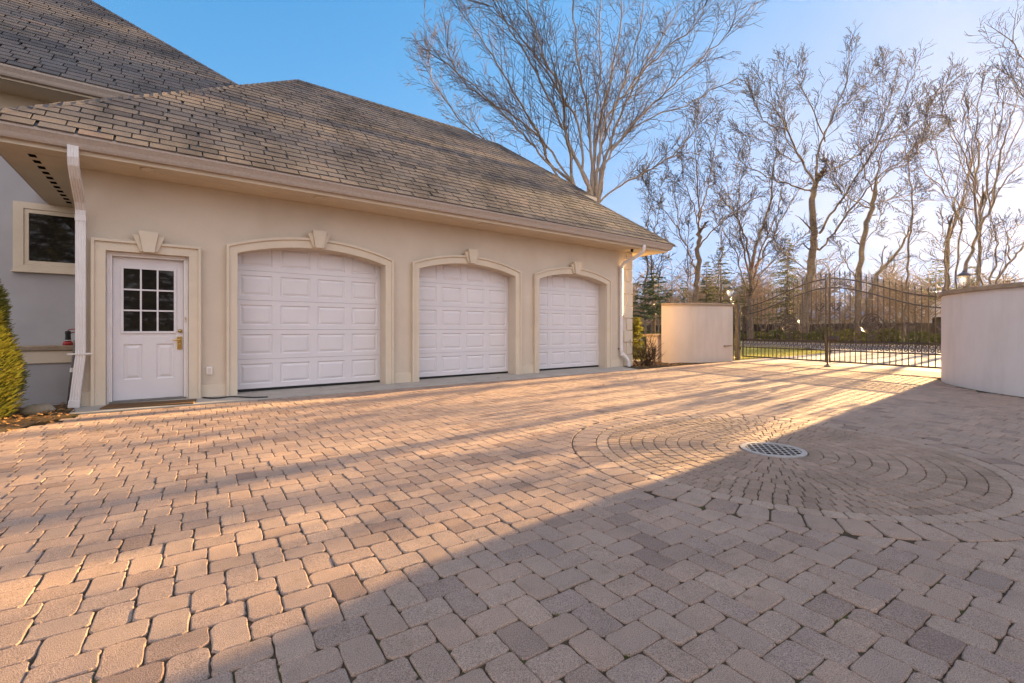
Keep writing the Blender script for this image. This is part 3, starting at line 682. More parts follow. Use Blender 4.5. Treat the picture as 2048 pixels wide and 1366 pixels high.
sh.build('shingles', M['shingle'], hro)
cp = MB(); caps(cp, (3.05,HE,HZ), (3.05-HR,HE+HR,HZ+PITCH*HR), dR, dF, seed=6); cp.build('ridge_caps', M['shingle'], hro); cp = MB(); caps(cp, (15.1,14.0,6.86), (12.0,17.1,6.86+PITCH*3.1), dR, dF, seed=7)
caps(cp, (12.0,17.1,6.86+PITCH*3.1), (6.5,17.1,6.86+PITCH*3.1), dB, dF, seed=8)
cp.build('ridge_caps', M['shingle'], hro)
MB().box(3, 13.96, 6.70, 15.12, 14.10, 6.85).build('fascia', M['trim'], house)
# window
win = MB().band([(-1.99,2.20),(-1.99,3.17),(-.39,3.17),(-.39,2.20),(-1.99,2.20)], [(-2.12,2.09),(-2.12,3.28),(-.26,3.28),(-.26,2.09),(-2.12,2.09)], 11.43, 11.499).build('window', M['trim'], house, bevel=.004)
MB().band([(-1.93,2.27),(-1.93,3.10),(-.45,3.10),(-.45,2.27),(-1.93,2.27)], [(-1.988,2.202),(-1.988,3.168),(-.392,3.168),(-.392,2.202),(-1.988,2.202)], 11.445, 11.499).build('frame', M['trim'], win, bevel=.003)
MB().box(-1.93, 11.475, 2.27, -.45, 11.48, 3.10).build('pane', M['glass'], win)
MB().box(-2.14, 11.405, 2.065, -.24, 11.499, 2.089).build('sill', M['trim'], win, bevel=.003)

# ------------------------------------------------------------------ curved garden walls
def offset_path(P, o):
    out = []
    for i, p in enumerate(P):
        t = (P[min(i+1,len(P)-1)]-P[max(i-1,0)]).normalized(); out.append(Vector((p.x-t.y*o, p.y+t.x*o, 0)))
    return out
def sweep_wall(mb, P, o0, o1, z0, z1):
    A, B = offset_path(P, o0), offset_path(P, o1); n = len(P)
    vs = [(p.x,p.y,z) for Q, z in ((A,z0),(B,z0),(B,z1),(A,z1)) for p in Q]; fs = []
    for i in range(n-1):
        for a, b in ((0,1),(1,2),(2,3),(3,0)): fs.append((a*n+i, a*n+i+1, b*n+i+1, b*n+i))
    fs += [(0,n,2*n,3*n), (n-1,2*n-1,3*n-1,4*n-1)]; mb.add(vs, fs)
def garden_wall(label, P, top, ct, mt='wall_stucco'):
    P = smooth_path([(x,y,0) for x,y in P], 8)
    t = thing('garden_wall', label, 'wall', (P[len(P)//2].x, P[len(P)//2].y, 0))
    a = MB(); sweep_wall(a, P, 0, .26, -.05, top); a.build('wall_face', M[mt], t)
    a = MB(); sweep_wall(a, P, -.055, .315, top+.001, top+ct); a.build('wall_cap', M['cap'], t, bevel=.012)
    return t
wl_ = garden_wall('curved pale stucco wall with stone cap left of the iron gate', [(13.06,9.22),(13.22,8.82),(13.5,8.50),(13.9,8.26),(14.5,8.08),(14.95,8.01),(15.27,7.975)], 1.86, .065, 'wall_cream')
MB().box(14.78, 7.975, .50, 15.22, 8.08, .535).build('render_patch', M['cap'], wl_)
garden_wall('curved pale stucco wall with brown cap at the right of the courtyard', [(15.0,2.42),(14.3,2.43),(13.6,2.42),(13.0,2.34),(12.4,2.15),(11.84,1.82),(11.3,1.40),(10.85,.85),(10.55,.2),(10.42,-.5),(10.4,-2),(10.4,-6),(10.2,-12)][::-1][::-1], 1.75, .085)
pr = thing('garden_pier', 'low stucco pier with square stone cap beside the curved wall', 'pier', (13.0, 10.2, 0))
c_ = at(1312, 0, 15.6); MB().box(c_.x-.22, c_.y-.22, 0, c_.x+.22, c_.y+.22, .84).build('pier_body', M['wall_cream'], pr, bevel=.006)
MB().box(c_.x-.31, c_.y-.31, .8405, c_.x+.31, c_.y+.31, .91).build('pier_cap', M['cap'], pr, bevel=.012)

# ------------------------------------------------------------------ wrought iron gate
GL, GC, GRt = Vector((15.74,7.90,0)), Vector((15.19,5.16,0)), Vector((14.66,2.46,0))
def spiral(c, ux, r, turns, a0, sgn=1, n=22, tail=None):
    """flat scroll in the plane of ux (horizontal) and z"""
    P = []
    for i in range(n+1):
        t = i/n; rr = r*(1-.78*t); a = a0+sgn*turns*2*math.pi*t
        P.append(c + ux*(rr*math.cos(a)) + Vector((0,0,rr*math.sin(a))))
    return P
def leaf(label, H, C, boxed):
    g = thing('iron_gate', label, 'gate', tuple(H))
    d = C-H; L_ = d.length; ux = d.normalized()
    def P(s, z): return H+d*s+Vector((0,0,z))
    zt = lambda s: 1.83+.69*(s*s*(3-2*s)); zt2 = lambda s: zt(s)-.255
    S0, S1 = .012, .980
    for nm, zf in (('top_rail', zt), ('second_rail', zt2)):
        MB().tube([P(S0+(S1-S0)*i/24, zf(S0+(S1-S0)*i/24)) for i in range(25)], .022, 6).build(nm, M['black_metal'], g, True)
    for nm, z, w in (('bottom_rail', .155, .02), ('lower_rail', .47, .016), ('middle_rail', .725, .018)):
        MB().bar(P(S0, z), P(S1, z), w*1.6, 0).build(nm, M['black_metal'], g)
    for s, z1 in ((S0, 1.90), (S1, 2.68)):
        MB().bar(P(s, .12), P(s, z1), .034, 0).build('stile', M['black_metal'], g)
    n = 20
    for k in range(1, n):
        s = S0+(S1-S0)*k/n; top = zt(s)+.13
        b = MB().bar(P(s, .155), P(s, top), .017, 0).build('bar', M['black_metal'], g)
        MB().lathe([(.010,0),(.020,.012),(.010,.024),(.026,.05),(.012,.10),(.002,.135)], P(s,0).x, P(s,0).y, 6, 0, top-.03).build('finial', M['black_metal'], b)
    for k in range(n):
        s = S0+(S1-S0)*(k+.5)/n; c = P(s, .60); m = MB()
        m.tube(spiral(c+Vector((0,0,.045)), ux, .055, 1.1, R(-90), 1, 14), .012, 4); m.tube(spiral(c-Vector((0,0,.05)), ux, .050, 1.1, R(90), 1, 14), .012, 4)
        m.build('scroll', M['black_metal'], g)
    # rosette
    rc = P(.60, 1.21); m = MB()
    m.tube([rc+ux*(.275*math.cos(a*R(10)))+Vector((0,0,.275*math.sin(a*R(10)))) for a in range(37)], .017, 6, 0, False)
    ro = m.build('rosette', M['black_metal'], g, True)
    m = MB()
    for k in range(8):
        a = k*math.pi/4; c = rc+ux*(.16*math.cos(a))+Vector((0,0,.16*math.sin(a)))
        m.tube(spiral(c, ux, .085, 1.25, a+math.pi, 1 if k % 2 else -1, 16), .015, 4)
        m.tube([rc+ux*(.03*math.cos(a+.3))+Vector((0,0,.03*math.sin(a+.3))), rc+ux*(.11*math.cos(a+.4))+Vector((0,0,.11*math.sin(a+.4)))+Vector((.012,0,0)), rc+ux*(.20*math.cos(a+.36))+Vector((0,0,.20*math.sin(a+.36)))], [.008,.026,.005], 5)
    m.lathe([(.004,-.03),(.035,-.02),(.035,.02),(.004,.03)], rc.x, rc.y, 8, 0, rc.z); m.build('rosette_scrolls', M['black_metal'], ro)
    # heart shaped scrolls
    for s, z, q in ((.055,1.12,.11),(.28,1.14,.10),(.445,1.17,.08),(.755,1.17,.08),(.92,1.12,.12),(.92,1.72,.11),(.60,.84,.07)):
        m = MB()
        for sg in (-1, 1):
            m.tube(spiral(P(s, z+q*.5)+ux*(sg*q*.75), ux, q*.55, 1.2, R(0) if sg > 0 else R(180), sg, 16), .013, 4)
            m.tube([P(s, z-q*1.0), P(s, z-q*.4)+ux*(sg*q*.55), P(s, z+q*.4)+ux*(sg*q*1.3)], [.009,.022,.011], 5)
            m.tube(spiral(P(s, z-q*.8)+ux*(sg*q*.5), ux, q*.4, 1.1, R(90), -sg, 12), .009, 4)
        m.build('heart_scroll', M['black_metal'], g)
    for k in range(7):
        s = .80+.026*k if boxed is None else .03+.03*k
        z = (zt(s)+zt2(s))/2; m = MB(); m.tube(spiral(P(s, z), ux, .075, 1.3, R(90), 1 if k % 2 else -1, 14), .008, 4); m.build('scroll', M['black_metal'], g)
    return g, P, ux
g1, P1, u1 = leaf('open work iron gate leaf beside the black post', GL, GC, True)
g2, P2, u2 = leaf('open work iron gate leaf carrying the lock box, partly behind the right wall', GRt, GC, None)
m = MB(); a = P1(1.0, 0); m.bar(a+Vector((-.02,0,.012)), a+Vector((-.02,0,1.0)), .03, 0); m.lathe([(.085,0),(.08,.03),(.03,.045),(.03,.07)], a.x-.02, a.y, 10)
m.build('drop_rod', M['black_metal'], g1)
m = MB(); c_ = P2(.90, .80); c_2 = P2(.985, .80)
m.bar(c_+Vector((-.03,0,0)), c_2+Vector((-.03,0,0)), .10, 0); m.build('lock_box', M['black_metal'], g2)
def post(label, x, y, h):
    t = thing('gate_post', label, 'post', (x, y, 0))
    MB().box(x-.065, y-.065, -.02, x+.065, y+.065, h).build('shaft', M['black_metal'], t, bevel=.006)
    MB().box(x-.08, y-.08, h, x+.08, y+.08, h+.03).build('cap', M['black_metal'], t, bevel=.006)
    for z in (.42, 1.10, 1.62): MB().tube([(x-.01,y-.10,z-.05),(x-.01,y-.10,z+.05)], .032, 8).build('hinge', M['black_metal'], t)
    return t
pt = post('square black gate post at the end of the left curved wall', 15.83, 8.10, 1.94)
post('black gate post behind the right curved wall', 14.62, 2.34, 1.94)
pn = thing('iron_screen', 'narrow scrolled iron screen between the left wall and the black post', 'screen', (15.55, 8.0, 0))
m = MB(); m.bar((15.32,7.99,.05),(15.32,7.99,1.90),.025,0); m.bar((15.70,8.05,.05),(15.70,8.05,1.90),.02,0)
for z in (.10, 1.86): m.bar((15.32,7.99,z),(15.70,8.06,z),.02,0)
m.build('frame', M['black_metal'], pn); ux = Vector((.23,.06,0)).normalized()
for k in range(12):
    MB().tube(spiral(Vector((15.51,8.025,.22+.14*k)), ux, .062, 1.2, R(90), 1 if k % 2 else -1, 14), .010, 4).build('scroll', M['black_metal'], pn)

def lantern(label, x, y, z):
    t = thing('wall_lantern', label, 'lantern', (x, y, z))
    m = MB(); m.lathe([(.10,0),(.10,.02),(.04,.04),(.025,.10),(.04,.13),(.02,.16),(.02,.22),(.05,.24)], x, y, 12, 0, z)
    for k in range(4):
        a = k*math.pi/2+.6; ux = Vector((math.cos(a), math.sin(a), 0)); m.tube(spiral(Vector((x,y,z+.085))+ux*.075, ux, .055, 1.1, R(90), 1, 12), .010, 4)
    m.build('stem', M['black_metal'], t, True)
    MB().lathe([(.045,0),(.075,.04),(.10,.12),(.108,.20),(.104,.24)], x, y, 16, 0, z+.245).build('glass', M['lamp_glass'], t, True)
    m = MB(); m.lathe([(.125,0),(.135,.012),(.10,.045),(.055,.07),(.03,.085),(.022,.11),(.004,.135)], x, y, 16, 0, z+.487)
    for k in range(6):
        a = k*math.pi/3; m.tube([(x+.047*math.cos(a),y+.047*math.sin(a),z+.243),(x+.104*math.cos(a),y+.104*math.sin(a),z+.365),(x+.112*math.cos(a),y+.112*math.sin(a),z+.49)], .006, 4)
    m.build('roof_cap', M['black_metal'], t)
    return t
q = at(1463, 0, 15.62); lantern('black lantern with frosted glass on the left wall beside the gate post', q.x, q.y+.05, 1.926)
lantern('black lantern with sunlit glass rising behind the right curved wall', 14.98, 2.30, 1.84)

# ------------------------------------------------------------------ things by the entry door
m = MB(); m.add([(-.72,8.14,.013),(.30,7.98,.013),(.35,8.36,.013),(-.66,8.52,.013),(-.72,8.14,.034),(.30,7.98,.034),(.35,8.36,.034),(-.66,8.52,.034)], [(4,5,6,7),(0,1,5,4),(1,2,6,5),(2,3,7,6),(3,0,4,7)])
tag(m.build('door_mat', M['mat'], bevel=.006), 'brown coir doormat on the apron before the entry door', 'doormat')
lw = thing('planter_wall', 'low stucco planter wall with stone coping behind the green shrub', 'wall', (-2.2, 9.05, 0))
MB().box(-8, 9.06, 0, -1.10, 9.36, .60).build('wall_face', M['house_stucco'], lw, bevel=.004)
MB().box(-8, 9.035, .601, -1.075, 9.36, .775).build('band', M['trim'], lw, bevel=.006)
MB().box(-8, 9.01, .776, -1.06, 9.38, .845).build('coping', M['cap'], lw, bevel=.012)
BX, BY, BZ = -1.15, 9.17, .846
sp = thing('spray_bottle', 'black and red pump bottle on the low wall beside the downspout', 'bottle', (BX, BY, BZ))
MB().lathe([(.056,0),(.058,.015),(.052,.045),(.041,.055)], BX, BY, 14, 0, BZ).build('base', M['red'], sp, True)
MB().lathe([(.037,0),(.034,.022),(.028,.08),(.034,.125),(.031,.145),(.015,.152)], BX, BY, 14, 0, BZ+.056).build('body', M['black'], sp, True)
MB().lathe([(.0375,0),(.036,.009)], BX, BY, 14, 0, BZ+.066).build('collar', M['white_plastic'], sp, True)
MB().tube(smooth_path([(BX,BY,BZ+.20),(BX+.008,BY,BZ+.222),(BX+.06,BY,BZ+.232),(BX+.108,BY,BZ+.222),(BX+.088,BY,BZ+.196),(BX+.03,BY,BZ+.175)]), .0065, 8).build('handle', M['red'], sp, True)
pl_ = thing('garden_pole', 'thin grey pole leaning against the low wall beside the downspout', 'pole', (-1.105, 8.92, 0))
MB().tube([(-1.11,8.86,.005),(-1.05,8.985,.92)], .017, 10).build('shaft', M['grey_pole'], pl_, True)
MB().tube([(-1.0795,8.925,.47),(-1.0755,8.933,.53)], .026, 10).build('clip', M['white_plastic'], pl_)
MB().tube([(-1.02,8.985,.86),(-1.02,8.985,.95)], .028, 8).build('grip', M['black'], pl_, True)
def rock(name, label, c, s, seed):
    m = MB(); rr = random.Random(seed); n1, n2 = 10, 16; ph = rr.random()*9
    for i in range(n1+1):
        for k in range(n2):
            a, b = math.pi*i/n1-math.pi/2, 2*math.pi*k/n2
            d = Vector((math.cos(a)*math.cos(b), math.cos(a)*math.sin(b), math.sin(a)))
            r = 1+.28*noise.noise(d*1.4+Vector((ph,0,0)))+.08*noise.noise(d*4+Vector((ph,2,0)))
            m.v.append((c[0]+d.x*s[0]*r, c[1]+d.y*s[1]*r, c[2]+d.z*s[2]*r)); m.a.append(0)
    for i in range(n1):
        for k in range(n2): m.f.append((i*n2+k, i*n2+(k+1)%n2, (i+1)*n2+(k+1)%n2, (i+1)*n2+k))
    return tag(m.build(name, M['stone'], None, True), label, 'rock')
rock('rock', 'rounded tan field stone among dead leaves by the shrub', (-1.31, 8.24, .055), (.15, .11, .085), 4)
# dead leaves: drifts in the bed, a few single ones on the paving
def leaf_shape(mb, x, y, z, s, rr, a=0):
    t = rr.uniform(0, 6.28); tilt = rr.uniform(-.6, .6); tw = rr.uniform(-.5, .5)
    pts = [(-1,0),(-.5,.42),(0,.30),(.35,.55),(.5,.2),(1,0),(.5,-.25),(.3,-.5),(0,-.3),(-.5,-.42)]
    vs = []
    for u, w in pts:
        zz = abs(w)*.35*s + u*tilt*s*.5 + w*tw*s
        vs.append((x+s*(u*math.cos(t)-w*math.sin(t)), y+s*(u*math.sin(t)+w*math.cos(t)), z+max(zz, -z+.008) if z+zz < .008 else z+zz))
    mb.add(vs, [tuple(range(10))], a)
rr = random.Random(21); dl = MB()
for i in range(1500):
    x = rr.uniform(-4.2, -.92); y = rr.uniform(5.6, 9.0)
    lim = 7.02+.95*(x+1.4) if x < -.9 else 8
    if y < lim - rr.random()**3*.35 or y > 9.0: continue
    if x > -1.0 and y > 8.45: continue
    leaf_shape(dl, x, y, .016+rr.random()*.035, rr.uniform(.022, .05), rr)
for i in range(260):
    x = rr.uniform(10.4, 12.6); y = rr.uniform(7.9, 9.5)
    if x-10 < (y-7.9)*-1: continue
    leaf_shape(dl, x, y, .012+rr.random()*.02, rr.uniform(.02, .05), rr)
tag(dl.build('leaf_litter', M['dead_leaf']), kind='stuff')
k = 0
for px, py, s, lb in ((1206,772,.055,'curled brown oak leaf lying alone on the sunlit pavers'), (997,759,.04,'pale dead leaf on the apron before the second garage door'), (1074,776,.035,'small pale leaf on the pavers before the third garage door'), (855,778,.035,'small dry leaf on pavers before the second garage door'), (640,778,.04,'dead leaf on apron before the widest arched door'), (588,775,.045,'dead leaf on apron just right of the lowest door panel')):
    d = F*CH/(py-HY); q = at(px, py, d); m = MB(); leaf_shape(m, q.x, q.y, .022 if py > 770 else .03, s, rr); tag(m.build('fallen_leaf', M['orange_leaf'] if k == 0 else M['dead_leaf']), lb, 'leaf', 'single leaves on the paving'); k += 1
m = MB(); m.tube(smooth_path([(.43,8.45,.035),(.60,8.30,.03),(.80,8.36,.026),(1.05,8.10,.024),(1.25,8.02,.022)]), .011, 6)
tag(m.build('cable', M['black'], None, True), 'thin dark cable lying along the base of the wall beside the first garage door', 'cable')

# arborvitae shrub by the bed
def foliage(mb, c, rx, ry, h, n, size, rr, shape='cone', lean=0.0, thin=.28):
    for i in range(n):
        t = rr.random()**.8; a = rr.uniform(0, 6.283)
        prof = ((1-t)**.75*(.55+.45*math.sin(min(1,t*4)*1.57)) if shape == 'cone' else math.sqrt(max(0, 1-(2*t-1)**2)) if shape == 'ball' else math.sqrt(max(0.02, 1-t*t)))
        lump = 1+.42*noise.noise(Vector((math.cos(a)*1.6, math.sin(a)*1.6, t*h*1.7+c[0])))+.12*noise.noise(Vector((math.cos(a)*4, math.sin(a)*4, t*h*4+c[1])))
        q = (rr.random()**.35)*prof*lump
        p = Vector((c[0]+rx*q*math.cos(a)+lean*t, c[1]+ry*q*math.sin(a), c[2]+h*t))
        out = Vector((math.cos(a), math.sin(a), rr.uniform(.1, 1.0))).normalized()
        side = out.cross(Vector((rr.gauss(0,1), rr.gauss(0,1), rr.gauss(0,1)))).normalized()
        s = size*rr.uniform(.6, 1.4)
        mb.add([tuple(p-side*s*thin), tuple(p+side*s*thin), tuple(p+out*s+side*s*thin*.4), tuple(p+out*s*.95-side*s*thin*.6)], [(0,1,2,3)])
sh_ = thing('arborvitae_shrub', 'yellow green conical evergreen shrub at the left edge beside the house', 'shrub', (-1.85, 8.05, 0))
rr = random.Random(5); m = MB(); foliage(m, (-1.88, 8.02, .03), .70, .64, 2.15, 30000, .062, rr, 'cone', 0.0, .10); m.build('foliage', M['arbor'], sh_)
MB().tube([(-1.88,8.02,-.02),(-1.88,8.02,1.5)], [.05,.01], 8).build('stem', M['bark'], sh_)
# bare twiggy shrub at the far corner
tw = thing('bare_shrub', 'leafless brown twiggy shrub between garage corner and curved wall', 'shrub', (11.15, 8.45, 0))
rr = random.Random(9); m = MB()
def twigs(mb, p, d, L, r, lvl):
    n = 5; P = [p]; rad = [r]; q = p.copy(); dd = d.copy()
    for i in range(n):
        dd = (dd+Vector((rr.gauss(0,.13), rr.gauss(0,.13), rr.gauss(0,.09)+.05))).normalized(); q = q+dd*(L/n); P.append(q.copy()); rad.append(r*(1-.6*(i+1)/n))
    mb.tube(P, rad, 4, 0, False)
    if lvl: 
        for k in range(rr.randint(3, 5)):
            j = rr.randint(1, n); dv = (dd+Vector((rr.gauss(0,.45), rr.gauss(0,.45), rr.uniform(0,.4)))).normalized(); twigs(mb, P[j], dv, L*rr.uniform(.35,.6), max(.0045, rad[j]*.7), lvl-1)
for k in range(46):
    a = rr.uniform(0, 6.28); e = rr.uniform(.35, 1.4); twigs(m, Vector((11.2+rr.gauss(0,.09), 8.46+rr.gauss(0,.09), 0)), Vector((math.cos(a)*math.cos(e), math.sin(a)*math.cos(e), math.sin(e))), rr.uniform(.4, .72), .010, 2)
m.build('twigs', M['twig'], tw)

# ------------------------------------------------------------------ bare winter trees
class Tree:
    def __init__(s, name, label, base, seed, bark, twig, dist, group=None, spread=1.0):
        s.t = thing(name, label, 'tree', tuple(base), group); s.r = random.Random(seed); s.mt = MB(); s.mc = MB(); s.bark = bark; s.twig = twig
        s.rmin = max(.006, dist*.00036); s.dist = dist; s.leaf_tips = []
    def limb(s, P, r0, r1, n_side, L, lvl=2, ang=(.35,.8), t0=.25, up=.14, wig=.0, trunk=True, px=None):
        rr = s.r; Q = smooth_path(P, 5)
        for i in range(1, len(Q)-1): Q[i] = Q[i]+Vector((rr.gauss(0,1), rr.gauss(0,1), rr.gauss(0,1)))*(s.dist*.0016+wig)
        n = len(Q); rad = [r0+(r1-r0)*(i/(n-1))**.85 for i in range(n)]
        rad = [q_*(.72 if r0 < .18 and trunk else 1) for q_ in rad]
        (s.mt if trunk else s.mc).tube(Q, rad, 9 if r0 > .1 else 6, 0, False)
        for k in range(n_side):
            t = t0+(1-t0)*((k+rr.random())/n_side); f = t*(n-1); i = min(n-2, int(f)); p = Q[i].lerp(Q[i+1], f-i); d = (Q[i+1]-Q[i]).normalized()
            s.branch(p, s.away(d, rr.uniform(*ang)), 1.3*L*(1.2-.55*t)*rr.uniform(.6,1.25), min(rad[i]*.36, .018+.4*r1), lvl, up)
        d = (Q[-1]-Q[-2]).normalized()
        for k in range(2): s.branch(Q[-1], s.away(d, rr.uniform(.05,.3)), L*rr.uniform(.7,1.0), r1*.8, lvl, up)
    def away(s, d, ang):
        rr = s.r; v = d.cross(Vector((rr.gauss(0,1), rr.gauss(0,1), rr.gauss(0,1)))).normalized(); return (d*math.cos(ang)+v*math.sin(ang)).normalized()
    def branch(s, p, d, L, r, lvl, up):
        rr = s.r; n = 7 if lvl >= 2 else 4 if lvl == 1 else 2
        P = [p.copy()]; q = p.copy(); dd = d.copy(); w = .085 if lvl else .06
        r = max(r, s.rmin); re = max(s.rmin*.75, r*.3); rad = [r]
        for i in range(n):
            dd = (dd+Vector((rr.gauss(0,w), rr.gauss(0,w), rr.gauss(0,w)+up*(.22 if lvl >= 2 else .12)))).normalized(); q = q+dd*(L/n); P.append(q.copy()); rad.append(r+(re-r)*(i+1)/n)
        s.mc.tube(P, rad, 5 if lvl >= 2 else 3, 0, False)
        if lvl > 0:
            m_ = rr.randint(5, 6) if lvl >= 2 else rr.randint(3, 4); sg = rr.random()*6.28
            for k in range(m_):
                f = (.18+.82*(k+rr.random())/m_)*n; i = min(n-1, int(f)); pp = P[i].lerp(P[i+1], f-i); d2 = (P[i+1]-P[i]).normalized()
                s.branch(pp, s.away(d2, rr.uniform(.45, .95)), L*rr.uniform(.38, .62)*(1.15-.55*f/n), rad[i]*.6, lvl-1, up)
    def done(s):
        s.mt.build('trunk', s.bark, s.t, True); s.mc.build('crown', s.twig, s.t)
def Zm(ox, oy, sc_, d, spread=0, seed=0):
    rr = random.Random(seed)
    def f(pts, dd=None):
        e = rr.uniform(-spread, spread) if dd is None else dd; n = len(pts)
        return [at(ox+x/sc_, oy+y/sc_, d+e*(i/max(1,n-1))) for i, (x, y) in enumerate(pts)]
    return f
def gnd(px, d): r = ray(px); return Vector((d*r[0], d*r[1], -.05))

# large pale many-stemmed tree behind the garage
d = 25.0; b0 = gnd(1192, d); T = Tree('beech_tree', 'tall pale many stemmed bare tree fanning out above the garage roof', b0, 1, M['pale_bark'], M['pale_twig'], d)
f = Zm(800, 0, 2.627, d, 4.5, 4); root = (1030, 1180)
T.limb([b0, at(1193, 560, d), at(1192, 440, d)], .48, .40, 0, 1, trunk=True)
for pts, r0, L in (
    ([root,(880,940),(790,860),(700,650),(590,470),(480,280),(320,60)], .13, 2.3), ([root,(860,960),(700,770),(560,620),(390,450),(240,330)], .10, 2.0),
    ([root,(850,1000),(640,880),(450,740),(330,640),(190,450),(150,330)], .09, 1.8), ([root,(960,1040),(910,950),(880,750),(820,600),(690,330),(560,120),(500,-30)], .16, 2.3),
    ([root,(1000,1000),(870,700),(860,500),(770,330),(690,100),(640,-120)], .17, 2.3), ([root,(1010,1000),(1000,800),(985,570),(930,280),(900,0),(890,-180)], .15, 2.3),
    ([root,(1010,950),(1050,650),(1110,400),(1160,100),(1170,-160)], .17, 2.3), ([root,(1030,950),(1050,800),(1120,600),(1190,380),(1260,150),(1300,-100)], .14, 2.2),
    ([root,(1050,930),(1100,760),(1160,600),(1280,360),(1400,150),(1500,-40)], .15, 2.3), ([root,(1060,950),(1090,830),(1230,650),(1400,480),(1560,330),(1710,190)], .12, 2.2),
    ([root,(1060,960),(1100,790),(1330,610),(1500,555),(1640,470)], .09, 1.9), ([root,(1045,1070),(1200,950),(1350,870),(1480,770),(1580,640)], .10, 1.6),
    ([root,(930,1000),(770,760),(640,640),(480,540),(330,430),(250,250)], .10, 2.0), ([root,(980,950),(930,650),(800,420),(640,200),(470,30)], .12, 2.2),
    ([root,(1040,900),(1090,620),(1240,420),(1380,270),(1560,120),(1600,30)], .11, 2.2), ([root,(1020,900),(1030,620),(1050,380),(1050,120),(1060,-150)], .11, 2.2)):
    T.limb(f(pts), r0, .028, 24, L, 2, (.25,.6), .30, .22)
T.done()

d = 30.0; b0 = gnd(1391, d); T = Tree('maple_tree', 'slender upright bare tree rising directly behind the left curved wall', b0, 2, M['bark'], M['twig'], d)
f = Zm(1250, 380, 5.06, d, 2.5, 9)
T.limb([b0]+f([(722,1150),(735,900),(748,600),(752,430)], 0), .19, .13, 0, 1)
for pts, r0, L in (([(752,430),(748,250),(735,0),(720,-300),(700,-700)], .10, 1.5), ([(722,850),(690,740),(640,620),(550,400),(530,200),(490,0),(430,-300)], .09, 1.4),
    ([(765,560),(870,430),(1050,260),(1170,180),(1300,90)], .07, 1.0), ([(755,300),(800,100),(850,-80),(900,-350),(940,-640)], .08, 1.4),
    ([(550,400),(420,240),(300,90),(180,-100)], .05, 1.1), ([(752,420),(700,150),(600,-80),(560,-420)], .06, 1.2), ([(770,230),(950,120),(1080,-60),(1150,-300)], .05, 1.2)):
    T.limb(f(pts), r0, .022, 17, L, 2, (.3,.75), .3, .2)
T.done()

d = 35.0
for lb, px, pts, L, sd in (('thin bare tree nearest the garage corner behind the dark conifer', 1290, [(200,1150),(210,900),(225,600),(232,350),(240,100),(230,-120)], 1.1, 3),
      ('thin curved bare tree right of the one nearest the garage corner', 1303, [(280,1150),(270,850),(265,650),(300,430),(350,200),(370,-60)], 1.1, 4),
      ('thin bare sapling with bent stem left of the upright maple', 1318, [(350,1150),(340,900),(350,760),(385,640),(400,480)], .8, 5),
      ('thin straight bare tree standing among the spruces', 1437, [(942,1300),(952,900),(968,650),(985,400),(970,100),(980,-200)], 1.0, 6),
      ('slim pale bare sapling between maple and dark conifer', 1376, [(630,1100),(630,900),(628,700),(640,420),(660,200)], .7, 16)):
    b0 = gnd(px, d); T = Tree('young_tree', lb, b0, sd, M['bark'], M['twig'], d); f = Zm(1250, 380, 5.06, d, 1.0, sd)
    T.limb([b0]+f(pts), .13 if sd < 5 else .09, .022, 22, L, 2, (.4,.9), .35, .2); T.done()

d = 40.0; b0 = gnd(1500, d); T = Tree('oak_tree', 'many stemmed bare oak with a few orange leaves behind the left gate leaf', b0, 7, M['bark'], M['twig'], d)
f = Zm(1400, 50, 2.3966, d, 3.0, 5); r_ = (242, 1330)
T.limb([b0]+f([(242,1400),(243,1300)], 0), .30, .26, 0, 1)
for pts, r0, L in (([r_,(240,1180),(215,1000),(160,900),(95,820),(60,700)], .16, 1.7), ([r_,(250,1150),(290,1000),(335,850),(350,700),(380,560)], .18, 1.8),
    ([r_,(270,1160),(330,1050),(390,930),(450,830),(520,740)], .15, 1.7), ([r_,(235,1200),(190,1000),(180,860),(200,720),(240,600)], .14, 1.7),
    ([r_,(262,1180),(300,1060),(370,900),(400,760),(480,640)], .13, 1.6), ([r_,(200,1200),(170,1080),(90,960),(40,900)], .11, 1.4), ([r_,(300,1180),(420,1080),(520,990)], .09, 1.3)):
    T.limb(f(pts), r0, .03, 20, L, 2, (.35,.8), .25, .18)
ol = MB(); ro_ = random.Random(4)
for k in range(260):
    c_ = at(ro_.gauss(1503, 14), ro_.gauss(560, 36), d+ro_.uniform(-2, 1)); leaf_shape(ol, c_.x, c_.y, c_.z, ro_.uniform(.05,.11), ro_)
ol.build('autumn_leaves', M['orange_leaf'], T.t); T.done()

